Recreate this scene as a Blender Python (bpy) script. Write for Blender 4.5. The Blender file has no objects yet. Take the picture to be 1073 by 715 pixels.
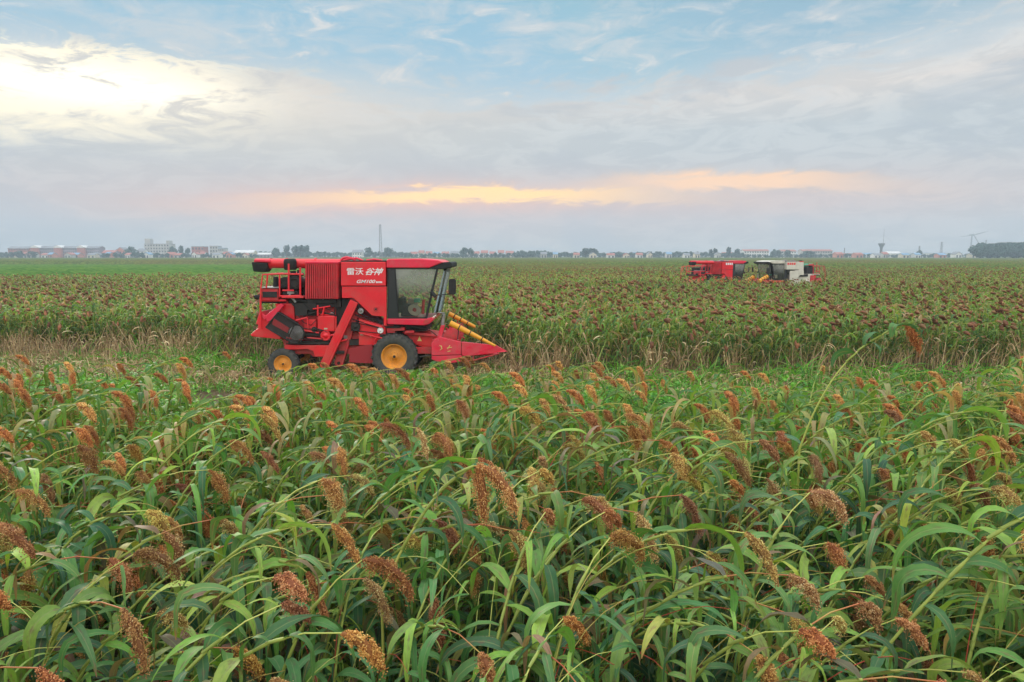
import bpy, math, random
import numpy as np
from mathutils import Vector, Matrix

R = math.radians
S = bpy.context.scene
COL = S.collection
rnd = random.Random(7)

# ---------------------------------------------------------------- camera
CW, CH, FPX = 1073.0, 715.0, 715.0
PITCH = math.atan(89.0 / FPX)
CAM_H = 3.663
cam_d = bpy.data.cameras.new('camera')
cam = bpy.data.objects.new('camera', cam_d)
COL.objects.link(cam)
cam.location = (0, 0, CAM_H)
cam.rotation_euler = (math.pi / 2 - PITCH, 0, 0)
cam_d.sensor_width = 36
cam_d.lens = 36 * FPX / CW
cam_d.clip_start = 0.05
cam_d.clip_end = 20000
S.camera = cam

# ---------------------------------------------------------------- render settings
S.render.engine = 'CYCLES'
S.cycles.use_denoising = True
S.cycles.max_bounces = 6
S.cycles.diffuse_bounces = 3
S.cycles.glossy_bounces = 3
S.cycles.transmission_bounces = 6
S.cycles.transparent_max_bounces = 12
S.cycles.volume_bounces = 0
S.cycles.caustics_reflective = False
S.cycles.caustics_refractive = False
S.cycles.use_adaptive_sampling = True
S.cycles.adaptive_threshold = 0.015
S.view_settings.view_transform = 'Standard'
S.view_settings.look = 'None'
S.view_settings.exposure = 0.30
S.view_settings.gamma = 1.0

SUN_AZ = -31.0     # degrees, 0 = straight ahead, + = right
SUN_EL = 14.0
HAZE_DENSITY = 0.00055


# ---------------------------------------------------------------- node helpers
class NT:
    def __init__(s, tree):
        s.t = tree
        s.n = tree.nodes
        s.l = tree.links

    def new(s, typ, **kw):
        n = s.n.new(typ)
        for k, v in kw.items():
            setattr(n, k, v)
        return n

    def put(s, sock, v):
        if hasattr(v, 'is_output') or isinstance(v, bpy.types.NodeSocket):
            s.l.new(v, sock)
        elif v is not None:
            if isinstance(v, (tuple, list)) and len(v) == 3 and sock.type == 'RGBA':
                v = (*v, 1.0)
            sock.default_value = v

    def m(s, op, a, b=None, c=None, clamp=False):
        n = s.new('ShaderNodeMath', operation=op, use_clamp=clamp)
        s.put(n.inputs[0], a)
        if b is not None:
            s.put(n.inputs[1], b)
        if c is not None:
            s.put(n.inputs[2], c)
        return n.outputs[0]

    def mix(s, f, a, b, blend='MIX', clamp=False):
        n = s.new('ShaderNodeMix', data_type='RGBA', blend_type=blend, clamp_result=clamp)
        s.put(n.inputs[0], f)
        s.put(n.inputs[6], a)
        s.put(n.inputs[7], b)
        return n.outputs[2]

    def ramp(s, f, stops, interp='LINEAR'):
        n = s.new('ShaderNodeValToRGB')
        cr = n.color_ramp
        cr.interpolation = interp
        while len(cr.elements) > 1:
            cr.elements.remove(cr.elements[-1])
        cr.elements[0].position = stops[0][0]
        cr.elements[0].color = (*stops[0][1], 1) if len(stops[0][1]) == 3 else stops[0][1]
        for p, c in stops[1:]:
            e = cr.elements.new(p)
            e.color = (*c, 1) if len(c) == 3 else c
        s.put(n.inputs[0], f)
        return n.outputs[0]

    def noise(s, vec, scale, detail=4, rough=0.55, dist=0.0, out=0):
        n = s.new('ShaderNodeTexNoise')
        if vec is not None:
            s.put(n.inputs['Vector'], vec)
        n.inputs['Scale'].default_value = scale
        n.inputs['Detail'].default_value = detail
        n.inputs['Roughness'].default_value = rough
        n.inputs['Distortion'].default_value = dist
        return n.outputs[out]

    def xyz(s, x, y, z):
        n = s.new('ShaderNodeCombineXYZ')
        s.put(n.inputs[0], x); s.put(n.inputs[1], y); s.put(n.inputs[2], z)
        return n.outputs[0]

    def sep(s, v):
        n = s.new('ShaderNodeSeparateXYZ')
        s.put(n.inputs[0], v)
        return n.outputs

    def smooth(s, x, lo, hi, a=0.0, b=1.0):
        n = s.new('ShaderNodeMapRange', interpolation_type='SMOOTHSTEP')
        s.put(n.inputs[0], x)
        n.inputs[1].default_value = lo; n.inputs[2].default_value = hi
        n.inputs[3].default_value = a; n.inputs[4].default_value = b
        return n.outputs[0]

    def gauss(s, x, c, w):
        d = s.m('DIVIDE', s.m('SUBTRACT', x, c), w)
        return s.m('EXPONENT', s.m('MULTIPLY', s.m('MULTIPLY', d, d), -1.0))


# ---------------------------------------------------------------- world
def build_world():
    w = bpy.data.worlds.new('World')
    S.world = w
    w.use_nodes = True
    t = NT(w.node_tree)
    t.n.clear()
    out = t.new('ShaderNodeOutputWorld')
    bg = t.new('ShaderNodeBackground')
    bg.inputs[1].default_value = 0.1
    t.l.new(bg.outputs[0], out.inputs[0])
    tc = t.new('ShaderNodeTexCoord')
    x, y, z = t.sep(tc.outputs['Generated'])
    RAD = 180 / math.pi
    el = t.m('MULTIPLY', t.m('ARCSINE', z), RAD)
    az = t.m('MULTIPLY', t.m('ARCTAN2', x, y), RAD)
    sky = t.new('ShaderNodeTexSky', sky_type='NISHITA', sun_disc=False)
    sky.sun_elevation = R(SUN_EL)
    sky.sun_rotation = R(SUN_AZ)
    sky.air_density = 1.0
    sky.dust_density = 2.0
    nA = t.noise(t.xyz(t.m('ADD', t.m('MULTIPLY', az, 0.055), t.m('MULTIPLY', el, 0.02)), t.m('MULTIPLY', el, 0.17), 4.3), 1.5, 9, 0.60, 0.7)
    nB = t.noise(t.xyz(t.m('SUBTRACT', t.m('MULTIPLY', az, 0.10), t.m('MULTIPLY', el, 0.05)), t.m('MULTIPLY', el, 0.34), 7.7), 2.2, 8, 0.65, 0.9)
    nC = t.noise(t.xyz(t.m('MULTIPLY', az, 0.022), t.m('MULTIPLY', el, 0.13), 1.7), 1.6, 7, 0.55, 0.4)
    dA = t.m('SUBTRACT', nA, 0.5)
    dB = t.m('SUBTRACT', nB, 0.5)
    # blue upper sky with thin veils
    nis = t.mix(1.0, t.mix(1.0, sky.outputs[0], (0.1, 0.1, 0.1), 'MULTIPLY'), (0.30, 0.50, 0.66), 'DARKEN')
    blue = t.mix(0.22, t.ramp(t.m('DIVIDE', el, 30.0), [(0.40, (0.33, 0.50, 0.61)), (0.75, (0.20, 0.405, 0.53))]), nis)
    veil = t.m('MULTIPLY', t.smooth(t.m('ADD', t.m('MULTIPLY', nB, 0.5), t.m('MULTIPLY', nA, 0.5)), 0.44, 0.62), 0.7)
    blue = t.mix(veil, blue, (0.55, 0.57, 0.585))
    blue = t.mix(t.smooth(nB, 0.56, 0.76, 0.0, 0.8), blue, (0.68, 0.66, 0.64))
    # overcast layer below: cream at its upper rim, grey-blue in the middle, dull pink low down
    over = t.ramp(t.m('DIVIDE', t.m('ADD', el, t.m('MULTIPLY', dA, 3.0)), 20.0), [
        (0.0, (0.445, 0.485, 0.51)), (0.08, (0.465, 0.475, 0.49)), (0.20, (0.50, 0.475, 0.48)), (0.36, (0.44, 0.485, 0.515)),
        (0.50, (0.45, 0.495, 0.525)), (0.62, (0.58, 0.56, 0.545)), (0.75, (0.53, 0.56, 0.575))])
    over = t.mix(t.smooth(nB, 0.44, 0.58, 0.0, 0.6), over, t.mix(1.0, over, (1.27, 1.22, 1.17), 'MULTIPLY'))
    over = t.mix(t.smooth(nA, 0.38, 0.50, 0.65, 0.0), over, (0.40, 0.45, 0.50))
    edge = t.m('ADD', t.m('ADD', el, t.m('MULTIPLY', dA, 11.0)), t.m('MULTIPLY', dB, 9.0))
    edge = t.m('ADD', edge, t.m('MULTIPLY', t.gauss(az, 0.0, 14.0), 1.8))
    edge = t.m('SUBTRACT', edge, t.m('MULTIPLY', t.gauss(az, 40.0, 14.0), 2.2))
    c = t.mix(t.smooth(edge, 12.2, 15.2), over, blue)
    halo = t.m('MULTIPLY', t.gauss(el, 4.4, 2.3), t.m('ADD', t.gauss(az, -6.0, 26.0), t.m('MULTIPLY', t.gauss(az, 24, 14), 0.5)))
    c = t.mix(t.m('MULTIPLY', halo, 0.58), c, (0.70, 0.46, 0.40))
    warm = t.m('MULTIPLY', t.gauss(az, -22.0, 22.0), t.gauss(el, 10.5, 3.5))
    c = t.mix(t.m('MULTIPLY', warm, 0.55), c, (0.70, 0.61, 0.51))
    # bright cloud bank with the sun behind it
    ea = t.m('DIVIDE', t.m('ADD', t.m('ADD', az, 37.0), t.m('MULTIPLY', dB, 10.0)), 16.5)
    ea = t.m('EXPONENT', t.m('MULTIPLY', t.m('POWER', t.m('ABSOLUTE', ea), 4.0), -1.0))
    elw = t.m('ADD', t.m('ADD', el, t.m('MULTIPLY', dA, 4.0)), t.m('MULTIPLY', dB, 6.0))
    up = t.smooth(elw, 13.4, 14.4, 1.0, 0.0)
    lo = t.smooth(t.m('ADD', elw, t.m('MULTIPLY', t.m('ADD', az, 30.0), -0.05)), 7.4, 10.8)
    br = t.m('MULTIPLY', t.m('MULTIPLY', ea, up), lo)
    streak = t.smooth(t.m('ADD', t.m('MULTIPLY', nB, 0.6), t.m('MULTIPLY', nA, 0.4)), 0.38, 0.50, 0.1, 1.0)
    c = t.mix(t.m('MULTIPLY', br, streak, clamp=True), c, (1.0, 0.90, 0.68))
    hot = t.m('MULTIPLY', t.m('MULTIPLY', t.gauss(az, -31.0, 8.0), t.gauss(el, 11.6, 1.3)), t.m('MULTIPLY', streak, 0.75))
    c = t.mix(hot, c, (1.5, 1.38, 1.12), 'MIX')
    # long glowing gaps above the horizon
    def gap(cx, cy, wa, we, tilt, power=4.0):
        a = t.m('DIVIDE', t.m('SUBTRACT', az, cx), wa)
        e_ = t.m('ADD', t.m('SUBTRACT', el, cy), t.m('MULTIPLY', t.m('SUBTRACT', az, cx), -tilt))
        e_ = t.m('ADD', e_, t.m('MULTIPLY', t.m('MULTIPLY', a, a), 0.35))
        e_ = t.m('ADD', e_, t.m('ADD', t.m('MULTIPLY', t.m('SUBTRACT', nC, 0.5), 0.8), t.m('MULTIPLY', dB, 2.2)))
        e_ = t.m('DIVIDE', e_, we)
        return t.m('MULTIPLY', t.m('EXPONENT', t.m('MULTIPLY', t.m('MULTIPLY', a, a), -1.0)), t.m('EXPONENT', t.m('MULTIPLY', t.m('POWER', t.m('ABSOLUTE', e_), power), -1.0)))
    g1 = gap(-3.0, 5.0, 12.0, 0.60, 0.015)
    g1b = gap(-10.0, 4.5, 16.0, 1.1, 0.035, 2.0)
    g2 = gap(17.5, 5.85, 9.0, 0.66, -0.03, 3.0)
    c = t.mix(t.m('MULTIPLY', g1b, 0.9), c, (0.92, 0.48, 0.35))
    c = t.mix(t.m('MULTIPLY', g2, 1.2, clamp=True), c, (1.0, 0.63, 0.38))
    c = t.mix(t.m('MULTIPLY', g1, 1.25, clamp=True), c, (1.25, 0.78, 0.28))
    # unseen sky behind and overhead: overcast brightened to light the ground
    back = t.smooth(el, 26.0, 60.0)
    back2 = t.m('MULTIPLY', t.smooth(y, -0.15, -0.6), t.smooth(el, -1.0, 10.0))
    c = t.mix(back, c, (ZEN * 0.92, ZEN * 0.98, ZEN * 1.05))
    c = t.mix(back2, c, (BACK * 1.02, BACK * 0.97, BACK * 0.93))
    c = t.mix(1.0, c, (10, 10, 10), 'MULTIPLY')
    t.l.new(c, bg.inputs[0])


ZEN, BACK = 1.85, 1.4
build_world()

sun_d = bpy.data.lights.new('sun', 'SUN')
sun = bpy.data.objects.new('sun', sun_d)
COL.objects.link(sun)
sun_d.energy = 1.5
sun_d.angle = R(18)
sun_d.color = (1.0, 0.86, 0.70)
sd = Vector((math.sin(R(SUN_AZ)) * math.cos(R(SUN_EL)), math.cos(R(SUN_AZ)) * math.cos(R(SUN_EL)), math.sin(R(SUN_EL))))
sun.rotation_euler = sd.to_track_quat('Z', 'Y').to_euler()
sun.location = (-60, 90, 60)


# ---------------------------------------------------------------- generic helpers
def at(px, py, Y):
    """world point on the vertical plane at distance Y seen at photo pixel (px, py)"""
    dx = px - CW / 2
    dv = CH / 2 - py
    dy = math.cos(PITCH) * FPX + math.sin(PITCH) * dv
    dz = -math.sin(PITCH) * FPX + math.cos(PITCH) * dv
    k = Y / dy
    return Vector((dx * k, Y, CAM_H + dz * k))


def tag(o, label=None, cat=None, group=None, kind=None):
    if label: o['label'] = label
    if cat: o['category'] = cat
    if group: o['group'] = group
    if kind: o['kind'] = kind
    return o


def empty(name, loc=(0, 0, 0), rz=0, parent=None):
    o = bpy.data.objects.new(name, None)
    COL.objects.link(o)
    o.location = loc
    o.rotation_euler = (0, 0, rz)
    o.empty_display_size = 0.2
    if parent: o.parent = parent
    return o


KIDS = {}


def add_child(o, parent):
    o.parent = parent
    KIDS.setdefault(parent.name, []).append(o)


def copy_tree(o, parent=None):
    c = o.copy()
    COL.objects.link(c)
    if parent is not None:
        add_child(c, parent)
    for ch in list(KIDS.get(o.name, [])):
        copy_tree(ch, c)
    return c


MATS = {}


def principled(name, col, rough=0.6, metal=0.0, coat=0.0, var=0.0, vscale=3.0, bump=0.0, bscale=40.0, dirt=None, dirt_amt=0.0, alpha=None, spec=0.5):
    if name in MATS: return MATS[name]
    m = bpy.data.materials.new(name)
    m.use_nodes = True
    t = NT(m.node_tree)
    b = t.n['Principled BSDF']
    tc = t.new('ShaderNodeTexCoord').outputs['Object']
    c = (*col, 1.0)
    if var:
        n = t.noise(tc, vscale, 6, 0.6)
        c = t.mix(t.m('MULTIPLY', t.smooth(n, 0.3, 0.7), 1.0), tuple(x * (1 - var) for x in col), tuple(min(1, x * (1 + var)) for x in col))
    if dirt is not None:
        n = t.noise(tc, vscale * 1.7, 8, 0.7)
        zz = t.sep(tc)[2]
        f = t.m('MULTIPLY', t.smooth(t.m('ADD', n, t.m('MULTIPLY', t.smooth(zz, 0.0, 2.5, 1.0, 0.0), 0.12)), 0.42, 0.72), dirt_amt)
        c = t.mix(f, c, dirt)
        t.put(b.inputs['Roughness'], t.m('ADD', rough, t.m('MULTIPLY', f, 0.5), clamp=True))
    else:
        b.inputs['Roughness'].default_value = rough
    t.put(b.inputs['Base Color'], c)
    b.inputs['Metallic'].default_value = metal
    b.inputs['Coat Weight'].default_value = coat
    b.inputs['Specular IOR Level'].default_value = spec
    if bump:
        bn = t.new('ShaderNodeBump')
        bn.inputs['Strength'].default_value = bump
        bn.inputs['Distance'].default_value = 0.01
        t.put(bn.inputs['Height'], t.noise(tc, bscale, 4, 0.6))
        t.l.new(bn.outputs[0], b.inputs['Normal'])
    if alpha is not None:
        b.inputs['Alpha'].default_value = alpha
    MATS[name] = m
    return m


class MB:
    """collects polygons of one part"""
    def __init__(s):
        s.v = []; s.f = []; s.sm = []

    def poly(s, pts, faces, smooth=False):
        o = len(s.v)
        s.v += [tuple(p) for p in pts]
        s.f += [tuple(i + o for i in f) for f in faces]
        s.sm += [smooth] * len(faces)

    def box(s, a, b):
        x0, y0, z0 = a; x1, y1, z1 = b
        x0, x1 = min(x0, x1), max(x0, x1); y0, y1 = min(y0, y1), max(y0, y1); z0, z1 = min(z0, z1), max(z0, z1)
        s.poly([(x0, y0, z0), (x1, y0, z0), (x1, y1, z0), (x0, y1, z0), (x0, y0, z1), (x1, y0, z1), (x1, y1, z1), (x0, y1, z1)],
               [(0, 3, 2, 1), (4, 5, 6, 7), (0, 1, 5, 4), (1, 2, 6, 5), (2, 3, 7, 6), (3, 0, 4, 7)])

    def prism(s, pts, dvec):
        """closed outline pts (3D, planar) swept by dvec"""
        n = len(pts)
        P = [Vector(p) for p in pts]
        d = Vector(dvec)
        nn = Vector((0, 0, 0))
        for i in range(n):
            a, b = P[i], P[(i + 1) % n]
            nn += Vector(((a.y - b.y) * (a.z + b.z), (a.z - b.z) * (a.x + b.x), (a.x - b.x) * (a.y + b.y)))
        if nn.dot(d) > 0:
            P.reverse()
        Q = [p + d for p in P]
        s.poly(P + Q, [tuple(range(n))] + [tuple(range(2 * n - 1, n - 1, -1))] + [(i, i + n, (i + 1) % n + n, (i + 1) % n) for i in range(n)])

    def tube(s, pts, r, seg=10, cap=True):
        P = [Vector(p) for p in pts]
        rs = r if isinstance(r, (list, tuple)) else [r] * len(P)
        rings = []
        up = None
        for i, p in enumerate(P):
            d = (P[min(i + 1, len(P) - 1)] - P[max(i - 1, 0)]).normalized()
            if up is None:
                up = Vector((0, 0, 1)) if abs(d.z) < 0.9 else Vector((1, 0, 0))
            a = d.cross(up).normalized()
            b = a.cross(d).normalized()
            up = b
            rings.append([p + (a * math.cos(2 * math.pi * k / seg) + b * math.sin(2 * math.pi * k / seg)) * rs[i] for k in range(seg)])
        v = [q for ring in rings for q in ring]
        f = []
        for i in range(len(P) - 1):
            for k in range(seg):
                f.append((i * seg + k, i * seg + (k + 1) % seg, (i + 1) * seg + (k + 1) % seg, (i + 1) * seg + k))
        s.poly(v, f, True)
        if cap:
            s.poly(rings[0], [tuple(range(seg - 1, -1, -1))])
            s.poly(rings[-1], [tuple(range(seg))])

    def lathe(s, c, axis, prof, seg=32, smooth=True):
        """prof: list of (along, radius)"""
        c = Vector(c); ax = Vector(axis).normalized()
        up = Vector((0, 0, 1)) if abs(ax.z) < 0.9 else Vector((1, 0, 0))
        a = ax.cross(up).normalized(); b = ax.cross(a).normalized()
        v = []
        for (t_, r_) in prof:
            for k in range(seg):
                an = 2 * math.pi * k / seg
                v.append(c + ax * t_ + (a * math.cos(an) + b * math.sin(an)) * r_)
        f = []
        for i in range(len(prof) - 1):
            for k in range(seg):
                f.append((i * seg + k, (i + 1) * seg + k, (i + 1) * seg + (k + 1) % seg, i * seg + (k + 1) % seg))
        s.poly(v, f, smooth)

    def disc(s, c, axis, r, t, seg=24):
        s.lathe(c, axis, [(0, 0.0005), (0, r), (t, r), (t, 0.0005)], seg, False)

    def build(s, name, mat, parent=None, bevel=0.0, loc=None):
        me = bpy.data.meshes.new(name)
        me.from_pydata(s.v, [], s.f)
        me.polygons.foreach_set('use_smooth', s.sm)
        me.materials.append(mat)
        me.update()
        o = bpy.data.objects.new(name, me)
        COL.objects.link(o)
        if loc is not None: o.location = loc
        if parent is not None: add_child(o, parent)
        if bevel:
            b = o.modifiers.new('edge', 'BEVEL')
            b.width = bevel; b.segments = 2; b.limit_method = 'ANGLE'; b.angle_limit = R(35)
            b.harden_normals = False
        return o

# ================================================================ PLANTS
def leaf_mat(name, merged, stops, trans=0.32, stain=True, rough=0.5):
    m = bpy.data.materials.new(name)
    m.use_nodes = True
    t = NT(m.node_tree)
    t.n.clear()
    out = t.new('ShaderNodeOutputMaterial')
    at_ = t.new('ShaderNodeAttribute', attribute_name='luv')
    u, v, w = t.sep(at_.outputs['Vector'])
    if merged:
        tint = t.new('ShaderNodeAttribute', attribute_name='tint').outputs['Color']
    else:
        tint = t.new('ShaderNodeObjectInfo').outputs['Color']
    c = t.ramp(w, stops)
    n = t.noise(t.xyz(t.m('MULTIPLY', u, 0.9), t.m('MULTIPLY', v, 5.0), t.m('MULTIPLY', w, 57.0)), 2.2, 5, 0.6)
    c = t.mix(t.m('MULTIPLY', t.smooth(n, 0.35, 0.65), 0.45), c, t.mix(1.0, c, (1.55, 1.35, 1.2), 'MULTIPLY'))
    if stain:
        # rust / mauve staining that follows the midrib of some leaves
        sn = t.noise(t.xyz(t.m('MULTIPLY', u, 0.5), t.m('MULTIPLY', v, 3.0), t.m('ADD', t.m('MULTIPLY', w, 31.0), 4.0)), 1.6, 4, 0.65)
        near = t.smooth(t.m('ABSOLUTE', u), 0.05, 1.0, 0.16, -0.03)
        f = t.smooth(t.m('ADD', sn, near), 0.64, 0.80, 0.0, 0.6)
        c = t.mix(f, c, (0.19, 0.095, 0.07))
        tip = t.smooth(t.m('ADD', v, t.m('MULTIPLY', n, 0.25)), 0.97, 1.12)
        c = t.mix(tip, c, (0.30, 0.17, 0.07))
        sp = t.noise(t.xyz(t.m('MULTIPLY', u, 1.2), t.m('MULTIPLY', v, 11.0), t.m('MULTIPLY', w, 83.0)), 5.0, 3, 0.6)
        c = t.mix(t.smooth(sp, 0.66, 0.74, 0.0, 0.65), c, (0.22, 0.11, 0.06))
        dry = t.smooth(t.m('ADD', t.m('ABSOLUTE', u), t.m('MULTIPLY', sp, 0.9)), 1.40, 1.60, 0.0, 0.7)
        c = t.mix(dry, c, (0.38, 0.28, 0.14))
        rib = t.smooth(t.m('ABSOLUTE', u), 0.04, 0.12, 0.45, 0.0)
        c = t.mix(rib, c, (0.30, 0.36, 0.14))
    c = t.mix(1.0, c, tint, 'MULTIPLY')
    b = t.new('ShaderNodeBsdfPrincipled')
    t.put(b.inputs['Base Color'], c)
    b.inputs['Roughness'].default_value = rough
    b.inputs['Specular IOR Level'].default_value = 0.22
    tr = t.new('ShaderNodeBsdfTranslucent')
    t.put(tr.inputs[0], t.mix(1.0, c, (1.25, 1.35, 0.55), 'MULTIPLY'))
    mx = t.new('ShaderNodeMixShader')
    mx.inputs[0].default_value = trans
    t.l.new(b.outputs[0], mx.inputs[1]); t.l.new(tr.outputs[0], mx.inputs[2])
    t.l.new(mx.outputs[0], out.inputs[0])
    return m


def simple_mat(name, merged, stops, rough=0.7, tinted=True, longi=None):
    m = bpy.data.materials.new(name)
    m.use_nodes = True
    t = NT(m.node_tree)
    b = t.n['Principled BSDF']
    at_ = t.new('ShaderNodeAttribute', attribute_name='luv')
    u, v, w = t.sep(at_.outputs['Vector'])
    c = t.ramp(w, stops)
    if longi:
        c = t.mix(t.ramp(v, longi[0]), c, longi[1])
    if tinted:
        tint = t.new('ShaderNodeAttribute', attribute_name='tint').outputs['Color'] if merged else t.new('ShaderNodeObjectInfo').outputs['Color']
        c = t.mix(1.0, c, tint, 'MULTIPLY')
    t.put(b.inputs['Base Color'], c)
    b.inputs['Roughness'].default_value = rough
    b.inputs['Specular IOR Level'].default_value = 0.3
    return m


LEAF_STOPS = [(0.0, (0.030, 0.085, 0.050)), (0.30, (0.060, 0.158, 0.068)), (0.55, (0.110, 0.255, 0.068)),
              (0.76, (0.200, 0.380, 0.060)), (0.87, (0.310, 0.470, 0.080)), (0.93, (0.15, 0.13, 0.085)), (1.0, (0.26, 0.18, 0.10))]
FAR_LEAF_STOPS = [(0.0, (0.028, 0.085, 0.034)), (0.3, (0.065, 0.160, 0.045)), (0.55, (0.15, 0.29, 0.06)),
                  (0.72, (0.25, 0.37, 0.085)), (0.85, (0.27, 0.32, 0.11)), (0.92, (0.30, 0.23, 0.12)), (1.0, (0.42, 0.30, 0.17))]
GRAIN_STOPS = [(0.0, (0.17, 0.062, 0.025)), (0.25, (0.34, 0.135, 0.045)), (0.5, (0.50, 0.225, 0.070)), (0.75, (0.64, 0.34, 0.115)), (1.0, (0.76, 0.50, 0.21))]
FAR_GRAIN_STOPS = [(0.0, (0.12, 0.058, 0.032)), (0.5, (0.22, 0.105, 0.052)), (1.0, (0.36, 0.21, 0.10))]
STEM_STOPS = [(0.0, (0.16, 0.22, 0.05)), (0.4, (0.36, 0.42, 0.08)), (0.7, (0.48, 0.50, 0.12)), (0.82, (0.42, 0.17, 0.06)), (1.0, (0.48, 0.07, 0.04))]
STRAW_STOPS = [(0.0, (0.20, 0.12, 0.06)), (0.4, (0.38, 0.25, 0.12)), (0.8, (0.55, 0.41, 0.22)), (1.0, (0.62, 0.50, 0.30))]
M_LEAF = leaf_mat('sorghum_leaf', False, LEAF_STOPS, 0.25)
M_STEM = simple_mat('sorghum_stem', False, STEM_STOPS, 0.5, tinted=False)
M_HEAD = simple_mat('sorghum_grain', False, GRAIN_STOPS, 0.75)
M_LEAF_F = leaf_mat('sorghum_leaf_field', True, FAR_LEAF_STOPS, 0.36)
M_STEM_F = simple_mat('sorghum_stem_field', True, STEM_STOPS, 0.6, tinted=False)
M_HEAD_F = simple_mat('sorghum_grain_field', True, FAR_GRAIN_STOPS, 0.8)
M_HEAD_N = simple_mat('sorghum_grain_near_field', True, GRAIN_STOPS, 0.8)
M_STRAW = simple_mat('dry_straw', True, STRAW_STOPS, 0.8)


class G:
    """geometry with per-vertex (u, v, w) and a material slot per face"""
    def __init__(s):
        s.v = []; s.l = []; s.f = []; s.m = []

    def add(s, V, L, F, mat=0):
        o = len(s.v)
        s.v += V; s.l += L
        s.f += [tuple(i + o for i in f) for f in F]
        s.m += [mat] * len(F)

    def arrays(s):
        return (np.array(s.v, dtype=np.float64).reshape(-1, 3), np.array(s.l, dtype=np.float64).reshape(-1, 3), s.f, s.m)


def np_mesh(name, V, L, cnt, idx, midx, mats, tint=None, smooth=True):
    me = bpy.data.meshes.new(name)
    me.vertices.add(len(V))
    me.vertices.foreach_set('co', V.astype(np.float32).ravel())
    me.loops.add(len(idx))
    me.loops.foreach_set('vertex_index', idx.astype(np.int32))
    me.polygons.add(len(cnt))
    st = np.concatenate([[0], np.cumsum(cnt)[:-1]]).astype(np.int32)
    me.polygons.foreach_set('loop_start', st)
    for m in mats: me.materials.append(m)
    me.polygons.foreach_set('material_index', midx.astype(np.int32))
    me.polygons.foreach_set('use_smooth', np.full(len(cnt), smooth, dtype=bool))
    a = me.attributes.new('luv', 'FLOAT_VECTOR', 'POINT')
    a.data.foreach_set('vector', L.astype(np.float32).ravel())
    if tint is not None:
        b = me.attributes.new('tint', 'FLOAT_COLOR', 'POINT')
        t4 = np.concatenate([tint, np.ones((len(tint), 1))], axis=1)
        b.data.foreach_set('color', t4.astype(np.float32).ravel())
    me.update(calc_edges=True)
    return me


def g_mesh(name, g, mats, smooth=True):
    V, L, F, M = g.arrays()
    cnt = np.array([len(f) for f in F]); idx = np.array([i for f in F for i in f])
    return np_mesh(name, V, L, cnt, idx, np.array(M), mats, None, smooth)


class Merge:
    """many placed copies of prototype geometries written into one mesh"""
    def __init__(s):
        s.V = []; s.L = []; s.C = []; s.I = []; s.M = []; s.T = []; s.n = 0

    def place(s, g, pos, rz, sc, tints, tilt=None, zs=None, dw=None):
        V, L, F, M = g.arrays()
        cnt = np.array([len(f) for f in F]); idx = np.array([i for f in F for i in f]); mi = np.array(M)
        N = len(pos)
        if N == 0: return
        pos = np.asarray(pos, float); rz = np.asarray(rz, float); sc = np.asarray(sc, float)
        c, sn = np.cos(rz)[:, None], np.sin(rz)[:, None]
        X = (V[None, :, 0] * c - V[None, :, 1] * sn) * sc[:, None]
        Y = (V[None, :, 0] * sn + V[None, :, 1] * c) * sc[:, None]
        Z = np.repeat(V[None, :, 2], N, 0) * (sc if zs is None else np.asarray(zs))[:, None]
        if tilt is not None:
            X = X + Z * np.asarray(tilt)[:, 0:1]; Y = Y + Z * np.asarray(tilt)[:, 1:2]
        P = np.stack([X + pos[:, 0:1], Y + pos[:, 1:2], Z + pos[:, 2:3]], -1).reshape(-1, 3)
        off = s.n + np.arange(N) * len(V)
        s.V.append(P)
        Lr = np.repeat(L[None], N, 0)
        if dw is not None:
            Lr = Lr.copy()
            w = Lr[:, :, 2] + np.asarray(dw)[:, None]
            Lr[:, :, 2] = np.abs(np.mod(w + 1, 2) - 1) if False else np.clip(w, 0.0, 1.0)
        s.L.append(Lr.reshape(-1, 3))
        s.C.append(np.tile(cnt, N)); s.I.append((idx[None] + off[:, None]).ravel()); s.M.append(np.tile(mi, N))
        T = np.asarray(tints, float)
        if T.ndim == 2:
            s.T.append(np.repeat(T, len(V), 0))
        else:                       # (N, nmat, 3): a tint for each material
            vm = np.zeros(len(V), int)
            for f, m in zip(F, M):
                for i in f: vm[i] = m
            s.T.append(T[:, vm, :].reshape(-1, 3))
        s.n += N * len(V)

    def build(s, name, mats, smooth=True):
        me = np_mesh(name, np.concatenate(s.V), np.concatenate(s.L), np.concatenate(s.C), np.concatenate(s.I), np.concatenate(s.M), mats, np.concatenate(s.T), smooth)
        o = bpy.data.objects.new(name, me)
        COL.objects.link(o)
        return o


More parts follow.
